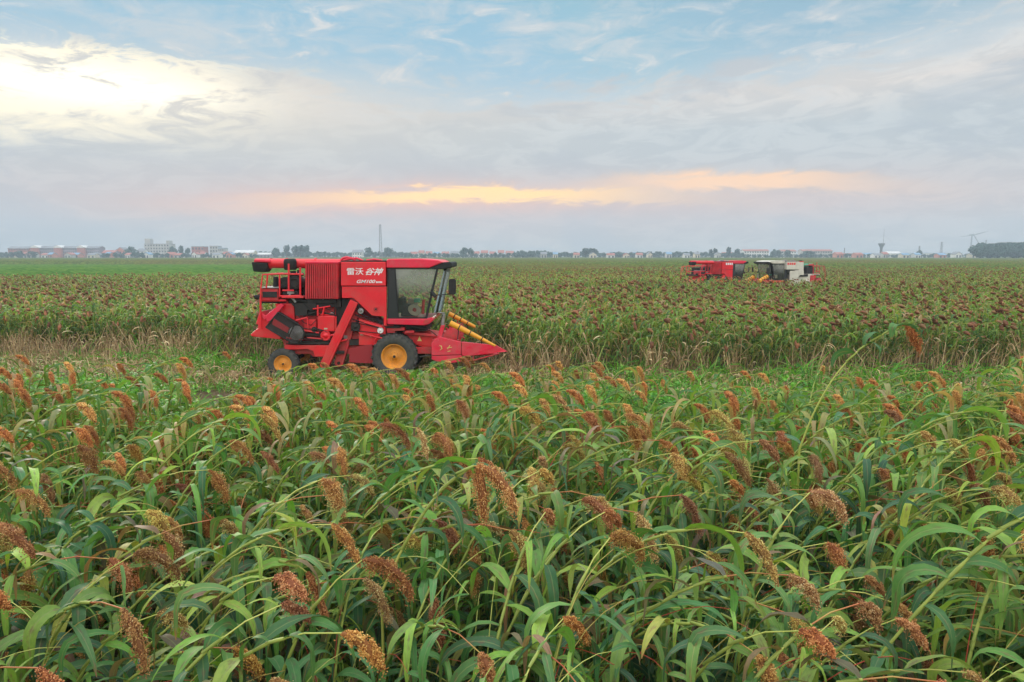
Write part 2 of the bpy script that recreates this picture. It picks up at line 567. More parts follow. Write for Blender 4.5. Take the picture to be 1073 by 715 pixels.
def ribbon(g, base, az, el0, length, width, droop, rng, seg=9, across=3, mat=0, w=None, power=1.0, sway=0.3, twist=0.7, wind=None):
    """a grass-like leaf blade: rises, arches and hangs"""
    w = rng.random() if w is None else w
    P = [Vector(base)]
    step = length / seg
    a = az
    dirs = []
    da = rng.uniform(-sway, sway)
    kink = rng.uniform(0.4, 0.8) if rng.random() < 0.25 else None
    for i in range(seg):
        s_ = (i + 0.5) / seg
        e = el0 - droop * s_ ** power * 1.12
        if kink and s_ > kink: e -= 0.5
        e = max(e, -1.50)
        a += da / seg
        d = Vector((math.cos(e) * math.cos(a), math.cos(e) * math.sin(a), math.sin(e)))
        dirs.append(d)
        P.append(P[-1] + d * step)
    dirs.append(dirs[-1])
    V = []; L = []; F = []
    tw0 = rng.uniform(-twist, twist); tw1 = rng.uniform(-twist, twist) * 2.2
    ph = rng.uniform(0, 6)
    for i, (p, d) in enumerate(zip(P, dirs)):
        s_ = i / seg
        side = d.cross(Vector((0, 0, 1)))
        if side.length < 0.05: side = Vector((-math.sin(a), math.cos(a), 0))
        side.normalize()
        nrm = side.cross(d).normalized()
        tw = tw0 + tw1 * s_
        sd_ = side * math.cos(tw) + nrm * math.sin(tw)
        nn = nrm * math.cos(tw) - side * math.sin(tw)
        wd = width * 0.5 * min(1.0, 0.35 + s_ * 3.5) * max(0.03, (1 - s_ ** 2.2)) ** 0.8
        if across == 3:
            e1 = math.sin(s_ * 13 + ph) * wd * 0.22; e2 = math.sin(s_ * 11 + ph * 1.7) * wd * 0.22
            V += [p - sd_ * wd + nn * (wd * 0.28 + e1), p, p + sd_ * wd + nn * (wd * 0.28 + e2)]
            L += [(-1, s_, w), (0, s_, w), (1, s_, w)]
        else:
            V += [p - sd_ * wd, p + sd_ * wd]
            L += [(-1, s_, w), (1, s_, w)]
    n = across
    for i in range(seg):
        for k in range(n - 1):
            F.append((i * n + k, i * n + k + 1, (i + 1) * n + k + 1, (i + 1) * n + k))
    g.add([tuple(v) for v in V], L, F, mat)


def gtube(g, pts, rs, seg, mat, ws):
    m = MB()
    m.tube(pts, rs, seg, cap=False)
    L = []
    for i in range(len(pts)):
        for k in range(seg): L.append((0, i / (len(pts) - 1), ws[i]))
    g.add([tuple(v) for v in m.v], L, m.f, mat)


def stem_path(rng, length, lean0, bend, bend_pow, n=14, wob=0.05):
    P = [Vector((0, 0, 0))]
    ph = rng.uniform(0, 6)
    for i in range(n):
        s_ = (i + 0.5) / n
        th = lean0 + bend * s_ ** bend_pow
        az = wob * math.sin(ph + s_ * 5)
        P.append(P[-1] + Vector((math.sin(th) * math.cos(az), math.sin(th) * math.sin(az), math.cos(th))) * (length / n))
    return P


def head_hi(g, base, d, length, rad, rng, grains=1000, mat=0, bias=0.0, loose=0.0):
    """drooping sorghum panicle made of grains around a sagging axis"""
    n = 12
    P = [Vector(base)]
    dd = Vector(d).normalized()
    for i in range(n):
        dd = (dd + Vector((0, 0, -0.10 - 0.05 * loose))).normalized()
        P.append(P[-1] + dd * (length / n))
    # dark inner body
    def prof(s_):
        return rad * (min(1.0, 0.30 + 2.6 * s_)) * max(0.0, 1 - max(0, (s_ - 0.45) / 0.55) ** 2.2 * 0.80)
    gtube(g, P, [max(0.002, prof(i / n) * 0.62) for i in range(n + 1)], 7, mat, [0.10] * (n + 1))
    clumps = [(rng.random(), rng.uniform(0, 6.283), rng.uniform(0.75, 1.30), rng.gauss(0, 0.13)) for _ in range(46)]
    for k in range(grains):
        cs, ca, cr, cw = clumps[rng.randrange(len(clumps))]
        s_ = min(1.0, max(0.0, cs + rng.gauss(0, 0.045)))
        an = ca + rng.gauss(0, 0.30)
        i = min(n - 1, int(s_ * n)); fr = s_ * n - i
        p = P[i].lerp(P[i + 1], fr)
        d_ = (P[i + 1] - P[i]).normalized()
        a = d_.cross(Vector((0.3, 0.9, 0.1))).normalized(); b = a.cross(d_)
        rr = prof(s_) * cr * rng.uniform(0.55, 1.02)
        c = p + (a * math.cos(an) + b * math.sin(an)) * rr
        if loose and rng.random() < loose:
            c += Vector((rng.gauss(0, 0.012), rng.gauss(0, 0.012), -abs(rng.gauss(0, 0.03))))
        r = rng.uniform(0.0023, 0.0037)
        ax = (d_ * 0.8 + Vector((rng.gauss(0, 0.5), rng.gauss(0, 0.5), rng.gauss(0, 0.5)))).normalized()
        s1 = ax.orthogonal().normalized(); s2 = ax.cross(s1)
        w = min(1, max(0, rng.gauss(0.45 + cw + bias + 0.25 * (rr / (rad * 1.0) - 0.6), 0.22)))
        V = [c + ax * r * 1.6, c - ax * r * 1.6, c + s1 * r, c - s1 * r, c + s2 * r, c - s2 * r]
        F = [(0, 2, 4), (0, 4, 3), (0, 3, 5), (0, 5, 2), (1, 4, 2), (1, 3, 4), (1, 5, 3), (1, 2, 5)]
        g.add([tuple(v) for v in V], [(0, s_, w)] * 6, F, mat)
    # fine branchlets poking out
    for k in range(26):
        s_ = rng.uniform(0.05, 1.0)
        i = min(n - 1, int(s_ * n))
        p = P[i]
        dv = Vector((rng.gauss(0, 1), rng.gauss(0, 1), rng.gauss(0, 1))).normalized()
        q = p + dv * prof(s_) * rng.uniform(1.0, 1.35) + Vector((0, 0, -0.012))
        sd_ = dv.orthogonal().normalized() * 0.0012
        g.add([tuple(p - sd_), tuple(p + sd_), tuple(q + sd_ * 1.6), tuple(q - sd_ * 1.6)], [(0, s_, 0.95)] * 4, [(0, 1, 2, 3)], mat)


def head_lo(g, base, d, length, rad, rng, mat=2, rings=4, seg=6):
    P = [Vector(base)]
    dd = Vector(d).normalized()
    for i in range(rings):
        dd = (dd + Vector((0, 0, -0.22))).normalized()
        P.append(P[-1] + dd * (length / rings))
    V = []; L = []; F = []
    for i, p in enumerate(P):
        s_ = i / rings
        r = rad * (0.35 if i == 0 else (0.25 if i == rings else (1.0 if i < rings - 1 else 0.8)))
        d_ = (P[min(i + 1, rings)] - P[max(i - 1, 0)]).normalized()
        a = d_.orthogonal().normalized(); b = a.cross(d_)
        for k in range(seg):
            an = 2 * math.pi * k / seg + i * 0.5
            q = p + (a * math.cos(an) + b * math.sin(an)) * r * rng.uniform(0.5, 1.5)
            V.append(tuple(q)); L.append((0, s_, min(1, max(0, rng.gauss(0.38, 0.25)))))
    for i in range(rings):
        for k in range(seg):
            F.append((i * seg + k, i * seg + (k + 1) % seg, (i + 1) * seg + (k + 1) % seg, (i + 1) * seg + k))
    g.add(V, L, F, mat)


NOHEAD = (0, 3, 5)


def make_plant(seed, detail='hi', path=None, headdir=None, headlen=None, headrad=None, grains=1900, twin=False, nleaves=None, loose=0.15, thick=1.0, leaf_from=0.30, leafscale=1.0):
    """returns (stem, leaves, head) geometry; detail lo packs all in one"""
    rng = random.Random(seed)
    hi = detail == 'hi'
    gs, gl, gh = (G(), G(), G())
    if not hi: gs = gl = gh = G()
    ms, ml, mh = (0, 0, 0) if hi else (1, 0, 2)
    length_ok = path is None
    if path is None:
        length = rng.uniform(2.5, 3.15)
        lean0 = rng.choice([0.08, 0.3, 0.42, 0.62]) + rng.uniform(-0.08, 0.1)
        bend = rng.uniform(1.0, 1.7)
        path = stem_path(rng, length, lean0, bend, rng.uniform(2.2, 4.5), n=16 if hi else 6)
        top = max(p.z for p in path)
        if top > 2.38: path = [p * (2.38 / top) for p in path]
    n = len(path) - 1
    rs = [thick * (0.0088 - 0.0055 * (i / n) ** 0.8) for i in range(n + 1)]
    base_w = rng.uniform(0.25, 0.62)
    red = rng.random() < 0.35
    ws = []
    for i in range(n + 1):
        s_ = i / n
        ws.append(min(0.7, base_w + 0.15 * s_) if not (red and s_ > 0.82) else rng.uniform(0.74, 0.98))
    gtube(gs, path, rs, 7 if hi else 3, ms, ws)
    tot = sum((path[i + 1] - path[i]).length for i in range(n))

    def pt(s_):
        f = s_ * n; i = min(n - 1, int(f))
        return path[i].lerp(path[i + 1], f - i), (path[i + 1] - path[i]).normalized()
    nl = nleaves or (rng.randint(16, 21) if hi else (12 if detail == 'mid' else 5))
    az = rng.uniform(0, 6.283)
    for k in range(nl):
        s_ = (leaf_from + (0.93 - leaf_from) * (k + rng.uniform(-0.2, 0.2)) / nl) if detail != 'far' else rng.uniform(0.5, 0.95)
        p, d = pt(min(0.95, max(0.1, s_)))
        az += math.pi + rng.gauss(0, 0.6)
        el0 = rng.uniform(0.15, 1.05)
        ln = rng.uniform(0.34, 0.66) * (0.8 if s_ > 0.85 else 1.0) * leafscale
        wd = rng.uniform(0.042, 0.078)
        if not hi: wd *= 1.15 if detail == 'mid' else 1.9
        wv = rng.random() ** 1.0
        # older leaves lower down are duller; younger top leaves yellow-green
        wv = min(0.99, max(0.0, 0.42 * wv + 0.50 * (s_ - 0.25) + rng.uniform(-0.12, 0.12))) if rng.random() > 0.17 else rng.uniform(0.86, 1.0)
        ribbon(gl, p, az, el0, ln, wd, rng.uniform(1.7, 3.4), rng, seg=10 if hi else (5 if detail == 'mid' else 3), across=3 if hi else 2, mat=ml, w=wv)
        if hi:   # sheath
            q = p + d * -0.10
            gtube(gs, [q, q.lerp(p, 0.6), p + d * 0.012], [rs[0] * 0.9, rs[0] * 1.08, rs[0] * 0.8], 7, ms, [0.15, 0.2, 0.35])
    # thin side shoots that arch over to the side
    if hi and length_ok:
        for k in range(rng.randint(1, 3)):
            s_ = rng.uniform(0.35, 0.7)
            p, d = pt(s_)
            a0 = rng.gauss(0, 0.5)
            th = math.acos(max(-1, min(1, d.z))) + rng.uniform(0.0, 0.3)
            L_ = rng.uniform(0.7, 1.15)
            Q = [p]
            for i in range(9):
                t2 = min(1.9, th + 1.0 * (i / 8) ** 2.2)
                Q.append(Q[-1] + Vector((math.sin(t2) * math.cos(a0), math.sin(t2) * math.sin(a0), math.cos(t2))) * (L_ / 9))
            w0 = rng.choice([0.55, 0.62, 0.68, 0.95])
            gtube(gs, Q, [0.0042 - 0.0026 * i / 9 for i in range(10)], 5, ms, [min(1, w0 + 0.01 * i) for i in range(10)])
            for i in (3, 6, 9):
                ribbon(gl, Q[i], rng.uniform(0, 6.28), rng.uniform(0.0, 0.7), rng.uniform(0.22, 0.42), rng.uniform(0.02, 0.036), rng.uniform(1.2, 2.6), rng, seg=8, across=3, mat=ml, w=rng.uniform(0.4, 0.85))
    # head
    p, d = path[-1], (path[-1] - path[-2]).normalized()
    hl = headlen or rng.uniform(0.17, 0.34)
    hr = headrad or rng.uniform(0.025, 0.041)
    hd = headdir or (d + Vector((0.1, rng.gauss(0, 0.15), -0.75 * rng.uniform(0.25, 1.3)))).normalized()
    if hi:
        head_hi(gh, p, hd, hl, hr, rng, grains=grains, mat=mh, loose=loose)
        if twin:
            head_hi(gh, p, (hd + Vector((0.95, 0, 0.55))).normalized(), hl * 1.15, hr * 1.05, rng, grains=grains, mat=mh, bias=0.2, loose=loose)
        return gs, gl, gh
    if seed % 9 in NOHEAD: return gl
    head_lo(gh, p, hd, hl * 0.92, hr * (1.35 if detail == 'mid' else 1.6), rng, mat=mh, rings=4 if detail == 'mid' else 3, seg=6 if detail == 'mid' else 4)
    return gl


# ---------------------------------------------------------------- ground
def soil_mat():
    m = bpy.data.materials.new('soil')
    m.use_nodes = True
    t = NT(m.node_tree)
    b = t.n['Principled BSDF']
    p = t.new('ShaderNodeTexCoord').outputs['Object']
    n1 = t.noise(p, 0.35, 6, 0.6)
    n2 = t.noise(p, 9.0, 6, 0.7)
    c = t.mix(t.smooth(n1, 0.35, 0.65), (0.075, 0.055, 0.035), (0.13, 0.095, 0.055))
    c = t.mix(t.smooth(n2, 0.5, 0.7, 0.0, 0.6), c, (0.26, 0.19, 0.10))
    c = t.mix(t.smooth(t.noise(p, 1.3, 5, 0.6), 0.52, 0.66, 0.0, 0.7), c, (0.06, 0.11, 0.03))
    t.put(b.inputs['Base Color'], c)
    b.inputs['Roughness'].default_value = 0.95
    b.inputs['Specular IOR Level'].default_value = 0.05
    bn = t.new('ShaderNodeBump'); bn.inputs['Distance'].default_value = 0.05
    t.put(bn.inputs['Height'], n2)
    t.l.new(bn.outputs[0], b.inputs['Normal'])
    return m


gm = MB()
gm.poly([(-6000, -200, 0), (6000, -200, 0), (6000, 9000, 0), (-6000, 9000, 0)], [(0, 1, 2, 3)])
tag(gm.build('ground', soil_mat()), kind='structure')


def vnoise(x, y, seed=0):
    """cheap smooth noise 0..1"""
    x = np.asarray(x, float); y = np.asarray(y, float)
    s = np.zeros_like(x)
    r = np.random.RandomState(seed)
    for k in range(7):
        a = r.uniform(0, 6.28); f = 0.6 * 1.7 ** k / 4
        s += np.sin((x * math.cos(a) + y * math.sin(a)) * f + r.uniform(0, 6.28)) * np.cos((-x * math.sin(a) + y * math.cos(a)) * f * 0.8 + r.uniform(0, 6.28)) / (1 + 0.35 * k)
    return 0.5 + s / 4.5


def jitter_grid(y0, y1, density, left, right, rs):
    """points with roughly even spacing inside the widening wedge seen by the camera"""
    sp = 1 / math.sqrt(density)
    pts = []
    y = y0
    while y < y1:
        xl = -(0.80 * y + left); xr = 0.80 * y + right
        n = int((xr - xl) / sp)
        xs = xl + (np.arange(n) + rs.uniform(0, 1)) * sp + rs.normal(0, sp * 0.28, n)
        ys = y + rs.normal(0, sp * 0.28, n)
        pts.append(np.stack([xs, ys], 1))
        y += sp
    return np.concatenate(pts)


# ---------------------------------------------------------------- near sorghum, plant by plant
RUST = (0.98, 0.95, 0.92); OCHRE = (1.05, 1.38, 1.35); BROWN = (0.64, 0.62, 0.70)
HEADCOL = {'rust': RUST, 'ochre': OCHRE, 'brown': BROWN}
NV = 24
protos = []
for i in range(NV):
    gs, gl, gh = make_plant(100 + i * 7, loose=[0.1, 0.25, 0.5, 0.7][i % 4])
    protos.append((g_mesh('stem', gs, [M_STEM]), g_mesh('leaves', gl, [M_LEAF]), g_mesh('seed_head', gh, [M_HEAD], False), (gs, gl, gh)))

rs = np.random.RandomState(11)
NEAR_END = 10.2
pts = jitter_grid(0.7, 11.2, 9.5, 2.6, 2.2, rs)
edge = NEAR_END + 1.1 * (vnoise(pts[:, 0] * 2.2, pts[:, 0] * 0 + 3, 5) - 0.5)
pts = pts[pts[:, 1] < edge]
# a leaning plant's head stands ~0.9 m to the right of its base
scr = np.abs(pts[:, 0] + 1.15) / (pts[:, 1] + 0.35)
vis = scr < 0.79
score = np.hypot(pts[:, 0], pts[:, 1]) + np.where(vis, 0, 100)
order = np.argsort(score)
NSPECIAL = 4
single = order[:300 - NSPECIAL]
rest = order[300 - NSPECIAL:]
GROUP = 'sorghum plants of the near field'


def link_plant(meshes, loc, rz, sc, col, leaf_tint, label, name='sorghum_plant'):
    root = empty(name, loc, rz)
    root.scale = (sc, sc, sc)
    tag(root, label, 'sorghum plant', GROUP)
    for nm, me in zip(('stem', 'leaves', 'seed_head'), meshes[:3]):
        o = bpy.data.objects.new(nm, me)
        COL.objects.link(o)
        o.parent = root
        o.color = (*(col if nm == 'seed_head' else leaf_tint), 1)
    return root


def near_h(y):
    return np.interp(y, [1, 3.2, 5.5, 9], [0.92, 0.98, 1.035, 0.985])


def lean_az(x, y):
    return rs.normal(-0.12, 0.55)


WHERE = [(3.1, 'in the closest rows of the near field'), (4.6, 'just beyond the closest rows'),
         (6.6, 'in the middle rows of the near field'), (99, 'in the far rows before the weedy strip')]
for i in single:
    x, y = pts[i]
    k = rs.choice(['rust', 'ochre', 'brown'], p=[0.45, 0.38, 0.17])
    base = np.array(HEADCOL[k]) * rs.uniform(0.8, 1.2) * np.array([1, rs.uniform(0.85, 1.25), rs.uniform(0.8, 1.3)])
    lt = rs.uniform(0.75, 1.2) * np.array([rs.uniform(0.8, 1.3), 1.0, rs.uniform(0.85, 1.3)])
    wh = [b for a, b in WHERE if y < a][0]
    lab = 'sorghum plant with drooping %s seed head %s' % ({'rust': 'rust-red', 'ochre': 'pale ochre', 'brown': 'dark brown'}[k], wh)
    sc = rs.uniform(0.80, 1.0) * near_h(y)
    link_plant(protos[rs.randint(NV)], (x, y, 0), lean_az(x, y), sc, base, lt, lab)


def special(seed, ppx, label, col, **kw):
    """a plant whose stem was measured off the photo: (px, py, distance) points"""
    P = [at(*p) for p in ppx]
    # smooth catmull-rom
    Q = []
    for i in range(len(P) - 1):
        p0 = P[max(0, i - 1)]; p1 = P[i]; p2 = P[i + 1]; p3 = P[min(len(P) - 1, i + 2)]
        for k in range(5):
            t_ = k / 5
            Q.append(0.5 * ((2 * p1) + (p2 - p0) * t_ + (2 * p0 - 5 * p1 + 4 * p2 - p3) * t_ ** 2 + (3 * p1 - p0 - 3 * p2 + p3) * t_ ** 3))
    Q.append(P[-1])
    b = Vector((Q[0].x, Q[0].y, 0))
    Q = [b] + [q for q in Q]
    Q = [q - b for q in Q]
    gs, gl, gh = make_plant(seed, path=Q, **kw)
    ms = (g_mesh('stem', gs, [M_STEM]), g_mesh('leaves', gl, [M_LEAF]), g_mesh('seed_head', gh, [M_HEAD], False))
    return link_plant(ms, tuple(b), 0, 1, col, (1, 1, 1), label)


special(901, [(838, 470, 5.6), (855, 428, 5.6), (879, 389, 5.6), (907, 362, 5.6), (940, 343, 5.6), (950, 342, 5.6)],
        'tall sorghum plant arching above the field edge, its head against the far crop', (1.0, 0.8, 0.8),
        headdir=Vector((0.65, 0, -0.5)), headlen=0.24, headrad=0.045, nleaves=5, leaf_from=0.55, leafscale=0.55)
special(902, [(400, 620, 3.6), (430, 560, 3.6), (462, 515, 3.6), (490, 492, 3.6), (500, 488, 3.6)],
        'sorghum plant with a large forked ochre and rust head in the near field', (1.1, 1.1, 1.1),
        headdir=Vector((0.22, 0, -0.9)), headlen=0.30, headrad=0.042, twin=True, nleaves=7, grains=1500, loose=0.5)
special(903, [(900, 715, 3.4), (945, 660, 3.4), (1000, 600, 3.4), (1050, 555, 3.4), (1110, 525, 3.4)],
        'sorghum plant with a thick pale stem slanting out of view at lower right', (1.0, 0.9, 0.9),
        nleaves=6, leaf_from=0.4, thick=1.2)
special(904, [(130, 700, 3.5), (180, 655, 3.5), (235, 610, 3.5), (300, 592, 3.5), (322, 600, 3.5)],
        'sorghum plant with a long arched stem bowing over the closest rows', (0.9, 0.8, 0.9),
        nleaves=6, leaf_from=0.4, thick=1.0)

# ---------------------------------------------------------------- the field beyond: one mass
field = Merge()
H2P = (17.3, 56.5); H3P = (22.25, 56.8)
M_CANOPY = None


def canopy_mat():
    m = bpy.data.materials.new('field_canopy')
    m.use_nodes = True
    t = NT(m.node_tree)
    b = t.n['Principled BSDF']
    p = t.new('ShaderNodeTexCoord').outputs['Object']
    n1 = t.noise(p, 1.1, 6, 0.7)
    n2 = t.noise(p, 0.012, 5, 0.6)
    c = t.mix(t.smooth(n1, 0.42, 0.60), (0.05, 0.09, 0.028), (0.15, 0.20, 0.05))
    c = t.mix(t.smooth(n2, 0.45, 0.62, 0.0, 0.5), c, (0.16, 0.115, 0.05))
    c = t.mix(t.smooth(t.noise(p, 2.3, 5, 0.7), 0.56, 0.66, 0.0, 0.85), c, (0.19, 0.09, 0.045))
    t.put(b.inputs['Base Color'], c)
    b.inputs['Roughness'].default_value = 0.9
    b.inputs['Specular IOR Level'].default_value = 0.0
    return m


M_CANOPY = canopy_mat()
FMATS = [M_LEAF_F, M_STEM_F, M_HEAD_F, M_CANOPY, M_HEAD_N]

# near-field leftovers (full detail, merged)
def near_all(g3):
    g = G()
    for gi, slot in zip(g3, (1, 0, 4)):
        g.add(list(gi.v), list(gi.l), list(gi.f), slot)
    return g


def tints(n, r, near=False):
    k = r.choice(3, n, p=[0.50, 0.22, 0.28] if not near else [0.52, 0.3, 0.18])
    hc = np.array([(1.35, 1.15, 1.1), (1.5, 1.7, 1.6), (0.95, 0.85, 0.85)])[k] * r.uniform(0.8, 1.15, (n, 1))
    lt = r.uniform(0.8, 1.2, (n, 1)) * np.stack([r.uniform(0.85, 1.2, n), np.ones(n), r.uniform(0.8, 1.1, n)], 1)
    return np.stack([lt, lt, hc, lt, hc], 1)


fr = np.random.RandomState(5)
near_protos = [near_all(p[3]) for p in protos[:6]]
kk = fr.randint(0, 6, len(rest))
for j in range(6):
    sel = pts[rest[kk == j]]
    n = len(sel)
    if n:
        field.place(near_protos[j], np.column_stack([sel, np.zeros(n)]), fr.normal(-0.12, 0.55, n), fr.uniform(0.80, 1.0, n) * near_h(sel[:, 1]), tints(n, fr, True))


def px_x(px, Y):
    return (px - CW / 2) / FPX * (Y * 0.992 + 0.45)


def wall_front(x):
    """front edge of the uncut crop: nearer ahead of the harvester, one swath further back behind it"""
    x = np.asarray(x, float)
    f = np.where(x > -0.1, 20.7, 23.0)
    f = np.where(x < -11.6, 25.6, f)
    return f + 0.5 * (vnoise(x * 3.0, x * 0, 9) - 0.5)


FAR_PROTO_MID = [make_plant(500 + 3 * i, 'mid') for i in range(14)]
BIG_PROTO_MID = [make_plant(500 + 3 * i, 'mid', headlen=0.30, headrad=0.048) for i in range(14)]
FAR_PROTO_FAR = [make_plant(700 + 3 * i, 'far') for i in range(8)]


def in_green(x, y):
    return (y > 72) & (y < 250) & (x < (340 - CW / 2) / FPX * y)


def put_band(y0, y1, dens, protos_, scale=(0.80, 1.02), lo=3.0, hi=2.0, grow=1.0):
    q = jitter_grid(y0, y1, dens, lo, hi, fr)
    keep = (q[:, 1] > wall_front(q[:, 0])) & ~in_green(q[:, 0], q[:, 1])
    # room for the two far machines
    keep &= ~((np.abs(q[:, 0] - H2P[0]) < 3.6) & (np.abs(q[:, 1] - H2P[1]) < 2.9))
    keep &= ~((np.abs(q[:, 0] - H3P[0]) < 4.3) & (np.abs(q[:, 1] - H3P[1]) < 2.2))
    q = q[keep]
    k = fr.randint(0, len(protos_), len(q))
    hgt = 0.93 + 0.22 * (vnoise(q[:, 0] * 0.9, q[:, 1] * 0.9, 21) - 0.5)
    lodge = np.stack([0.22 * (vnoise(q[:, 0] * 0.5, q[:, 1] * 0.5, 41) - 0.35), 0.25 * (vnoise(q[:, 0] * 0.5, q[:, 1] * 0.5, 43) - 0.5)], 1)
    shade = (0.66 + 0.55 * vnoise(q[:, 0] * 0.35, q[:, 1] * 0.8, 47))[:, None, None]
    for j in range(len(protos_)):
        m = k == j
        n = int(m.sum())
        if n:
            field.place(protos_[j], np.column_stack([q[m], np.zeros(n)]), fr.normal(-0.1, 0.7, n), fr.uniform(*scale, n) * hgt[m] * grow, tints(n, fr) * shade[m], tilt=lodge[m])


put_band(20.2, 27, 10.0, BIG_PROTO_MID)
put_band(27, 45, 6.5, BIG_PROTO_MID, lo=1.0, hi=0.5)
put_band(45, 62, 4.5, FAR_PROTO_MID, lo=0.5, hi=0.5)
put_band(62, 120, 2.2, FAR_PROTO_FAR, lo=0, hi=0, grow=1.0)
put_band(120, 300, 0.35, FAR_PROTO_FAR, lo=0, hi=0, grow=1.03)

# the closed canopy that all these plants grow out of
g = G()
ys = [29.0]
while ys[-1] < 1500: ys.append(ys[-1] * 1.012 + 0.05)
NX = 150
for j, y in enumerate(ys):
    for i in range(NX + 1):
        x = (i / NX * 2 - 1) * (0.86 * y + 3)
        z = 1.22 + 0.28 * math.sin(x * 1.3 + y) * math.cos(y * 0.9 - x * 0.4) + rnd.uniform(-0.12, 0.12) + (0.56 if y > 120 else 0.5 * max(0, (y - 50) / 70))
        cut = (y > 72 and y < 250 and x < (340 - CW / 2) / FPX * y) or (abs(x - H2P[0]) < 3.4 and abs(y - H2P[1]) < 2.7) or (abs(x - H3P[0]) < 4.1 and abs(y - H3P[1]) < 2.0)
        g.v.append((x, y, 0.02 if cut else z)); g.l.append((0, 0, 0.5))
for j in range(len(ys) - 1):
    for i in range(NX):
        a = j * (NX + 1) + i
        g.f.append((a, a + 1, a + NX + 2, a + NX + 1)); g.m.append(3)
field.place(g, [(0, 0, 0)], [0], [1], [[1, 1, 1]])
fo = field.build('sorghum_crop', FMATS)
tag(fo, kind='stuff')

# ---------------------------------------------------------------- low green crop strip far left
def green_mat():
    m = bpy.data.materials.new('green_crop_leaf')
    m.use_nodes = True
    t = NT(m.node_tree)
    b = t.n['Principled BSDF']
    p = t.new('ShaderNodeTexCoord').outputs['Object']
    c = t.mix(t.smooth(t.noise(p, 0.5, 6, 0.7), 0.4, 0.62), (0.045, 0.125, 0.020), (0.12, 0.205, 0.04))
    c = t.mix(t.smooth(t.noise(p, 0.03, 4, 0.6), 0.45, 0.7, 0.0, 0.5), c, (0.14, 0.24, 0.04))
    t.put(b.inputs['Base Color'], c)
    b.inputs['Roughness'].default_value = 0.85
    b.inputs['Specular IOR Level'].default_value = 0.0
    return m


g = G()
ys = [71.0]
while ys[-1] < 254: ys.append(ys[-1] * 1.008)
for j, y in enumerate(ys):
    x1 = (342 - CW / 2) / FPX * y; x0 = -0.95 * y - 5
    for i in range(121):
        x = x0 + (x1 - x0) * i / 120
        g.v.append((x, y, 0.62 + 0.10 * math.sin(x * 2 + y * 0.7) + rnd.uniform(-0.12, 0.14))); g.l.append((0, 0, 0.5))
for j in range(len(ys) - 1):
    for i in range(120):
        a = j * 121 + i
        g.f.append((a, a + 1, a + 122, a + 121)); g.m.append(0)
me = g_mesh('green_crop', g, [green_mat()], False)
o = bpy.data.objects.new('green_crop', me); COL.objects.link(o)
tag(o, kind='stuff')

# ---------------------------------------------------------------- stubble, dead stalks and straw
def straw_proto(seed, h0, h1, n, spread, dead=0.3, blades=True):
    rng = random.Random(seed)
    g = G()
    for k in range(n):
        x, y = rng.uniform(-spread, spread), rng.uniform(-spread, spread)
        h = rng.uniform(h0, h1)
        az = rng.uniform(0, 6.28); ln = abs(rng.gauss(0, dead))
        dx, dy = math.cos(az) * ln, math.sin(az) * ln
        p = [Vector((x, y, 0)), Vector((x + dx * h * 0.4, y + dy * h * 0.4, h * 0.55)), Vector((x + dx * h * 1.1, y + dy * h * 1.1, h))]
        w = rng.random()
        gtube(g, p, [0.011, 0.009, 0.006], 3, 0, [w, w, w])
        if blades and rng.random() < 0.8:
            ribbon(g, p[1] if rng.random() < 0.5 else p[2], rng.uniform(0, 6.28), rng.uniform(-0.2, 0.9), rng.uniform(0.2, 0.5), 0.03, rng.uniform(1.0, 2.4), rng, seg=4, across=2, w=rng.random())
    return g


st = Merge()
sr = np.random.RandomState(8)


def put(mg, protos_, P, sc=(0.8, 1.2), tint=None):
    P = np.asarray(P)
    k = sr.randint(0, len(protos_), len(P))
    for j in range(len(protos_)):
        q = P[k == j]; n = len(q)
        if n:
            tt = np.ones((n, 3)) * sr.uniform(0.8, 1.35, (n, 1)) if tint is None else np.array(tint) * sr.uniform(0.7, 1.25, (n, 1)) * np.stack([sr.uniform(0.85, 1.25, n), np.ones(n), np.ones(n)], 1)
            z = q[:, 2:3] if q.shape[1] == 3 else np.zeros((n, 1))
            mg.place(protos_[j], np.column_stack([q[:, :2], z]), sr.uniform(0, 6.28, n), sr.uniform(*sc, n), tt)


tallp = [straw_proto(30 + i, 0.55, 1.25, 6, 0.22, 0.28) for i in range(6)]
shortp = [straw_proto(50 + i, 0.12, 0.38, 6, 0.25, 0.5) for i in range(6)]
litterp = []
for i in range(5):
    rng = random.Random(70 + i); g = G()
    for k in range(9):
        ribbon(g, (rng.uniform(-.3, .3), rng.uniform(-.3, .3), rng.uniform(0.01, 0.08)), rng.uniform(0, 6.28), rng.uniform(-0.1, 0.4), rng.uniform(0.25, 0.7), 0.022, rng.uniform(0.1, 0.8), rng, seg=3, across=2, w=rng.random())
    litterp.append(g)


def strip(x0, x1, f0, f1, dens):
    """points between two front-edge offsets measured from the crop wall"""
    n = int((x1 - x0) * (f1 - f0) * dens)
    x = sr.uniform(x0, x1, n)
    return np.stack([x, wall_front(x) + sr.uniform(f0, f1, n)], 1)


put(st, tallp, strip(-21, 21, -0.65, 0.35, 4.6), (0.75, 1.25))
put(st, tallp, strip(-21, -11.7, -2.4, -0.4, 5.5), (0.6, 0.9))
put(st, shortp, strip(-21, -11.6, -5.5, -2.2, 5))
put(st, shortp, strip(-12, 0.4, -4.6, -0.2, 5))
put(st, shortp, strip(0, 21, -1.9, -0.3, 5))
put(st, litterp, strip(-21, 21, -4.6, -0.1, 7.5))
put(st, shortp, strip(-12, 21, -4.8, -0.2, 3))
put(st, tallp, strip(0.2, 21, -0.9, -0.2, 2.0), (0.5, 1.0))
put(st, litterp, strip(-21, -11.6, -7.5, -4.5, 5))
put(st, shortp, strip(-21, -11.6, -7.5, -5.0, 3))
o = st.build('straw_stubble', [M_STRAW])
tag(o, kind='stuff')

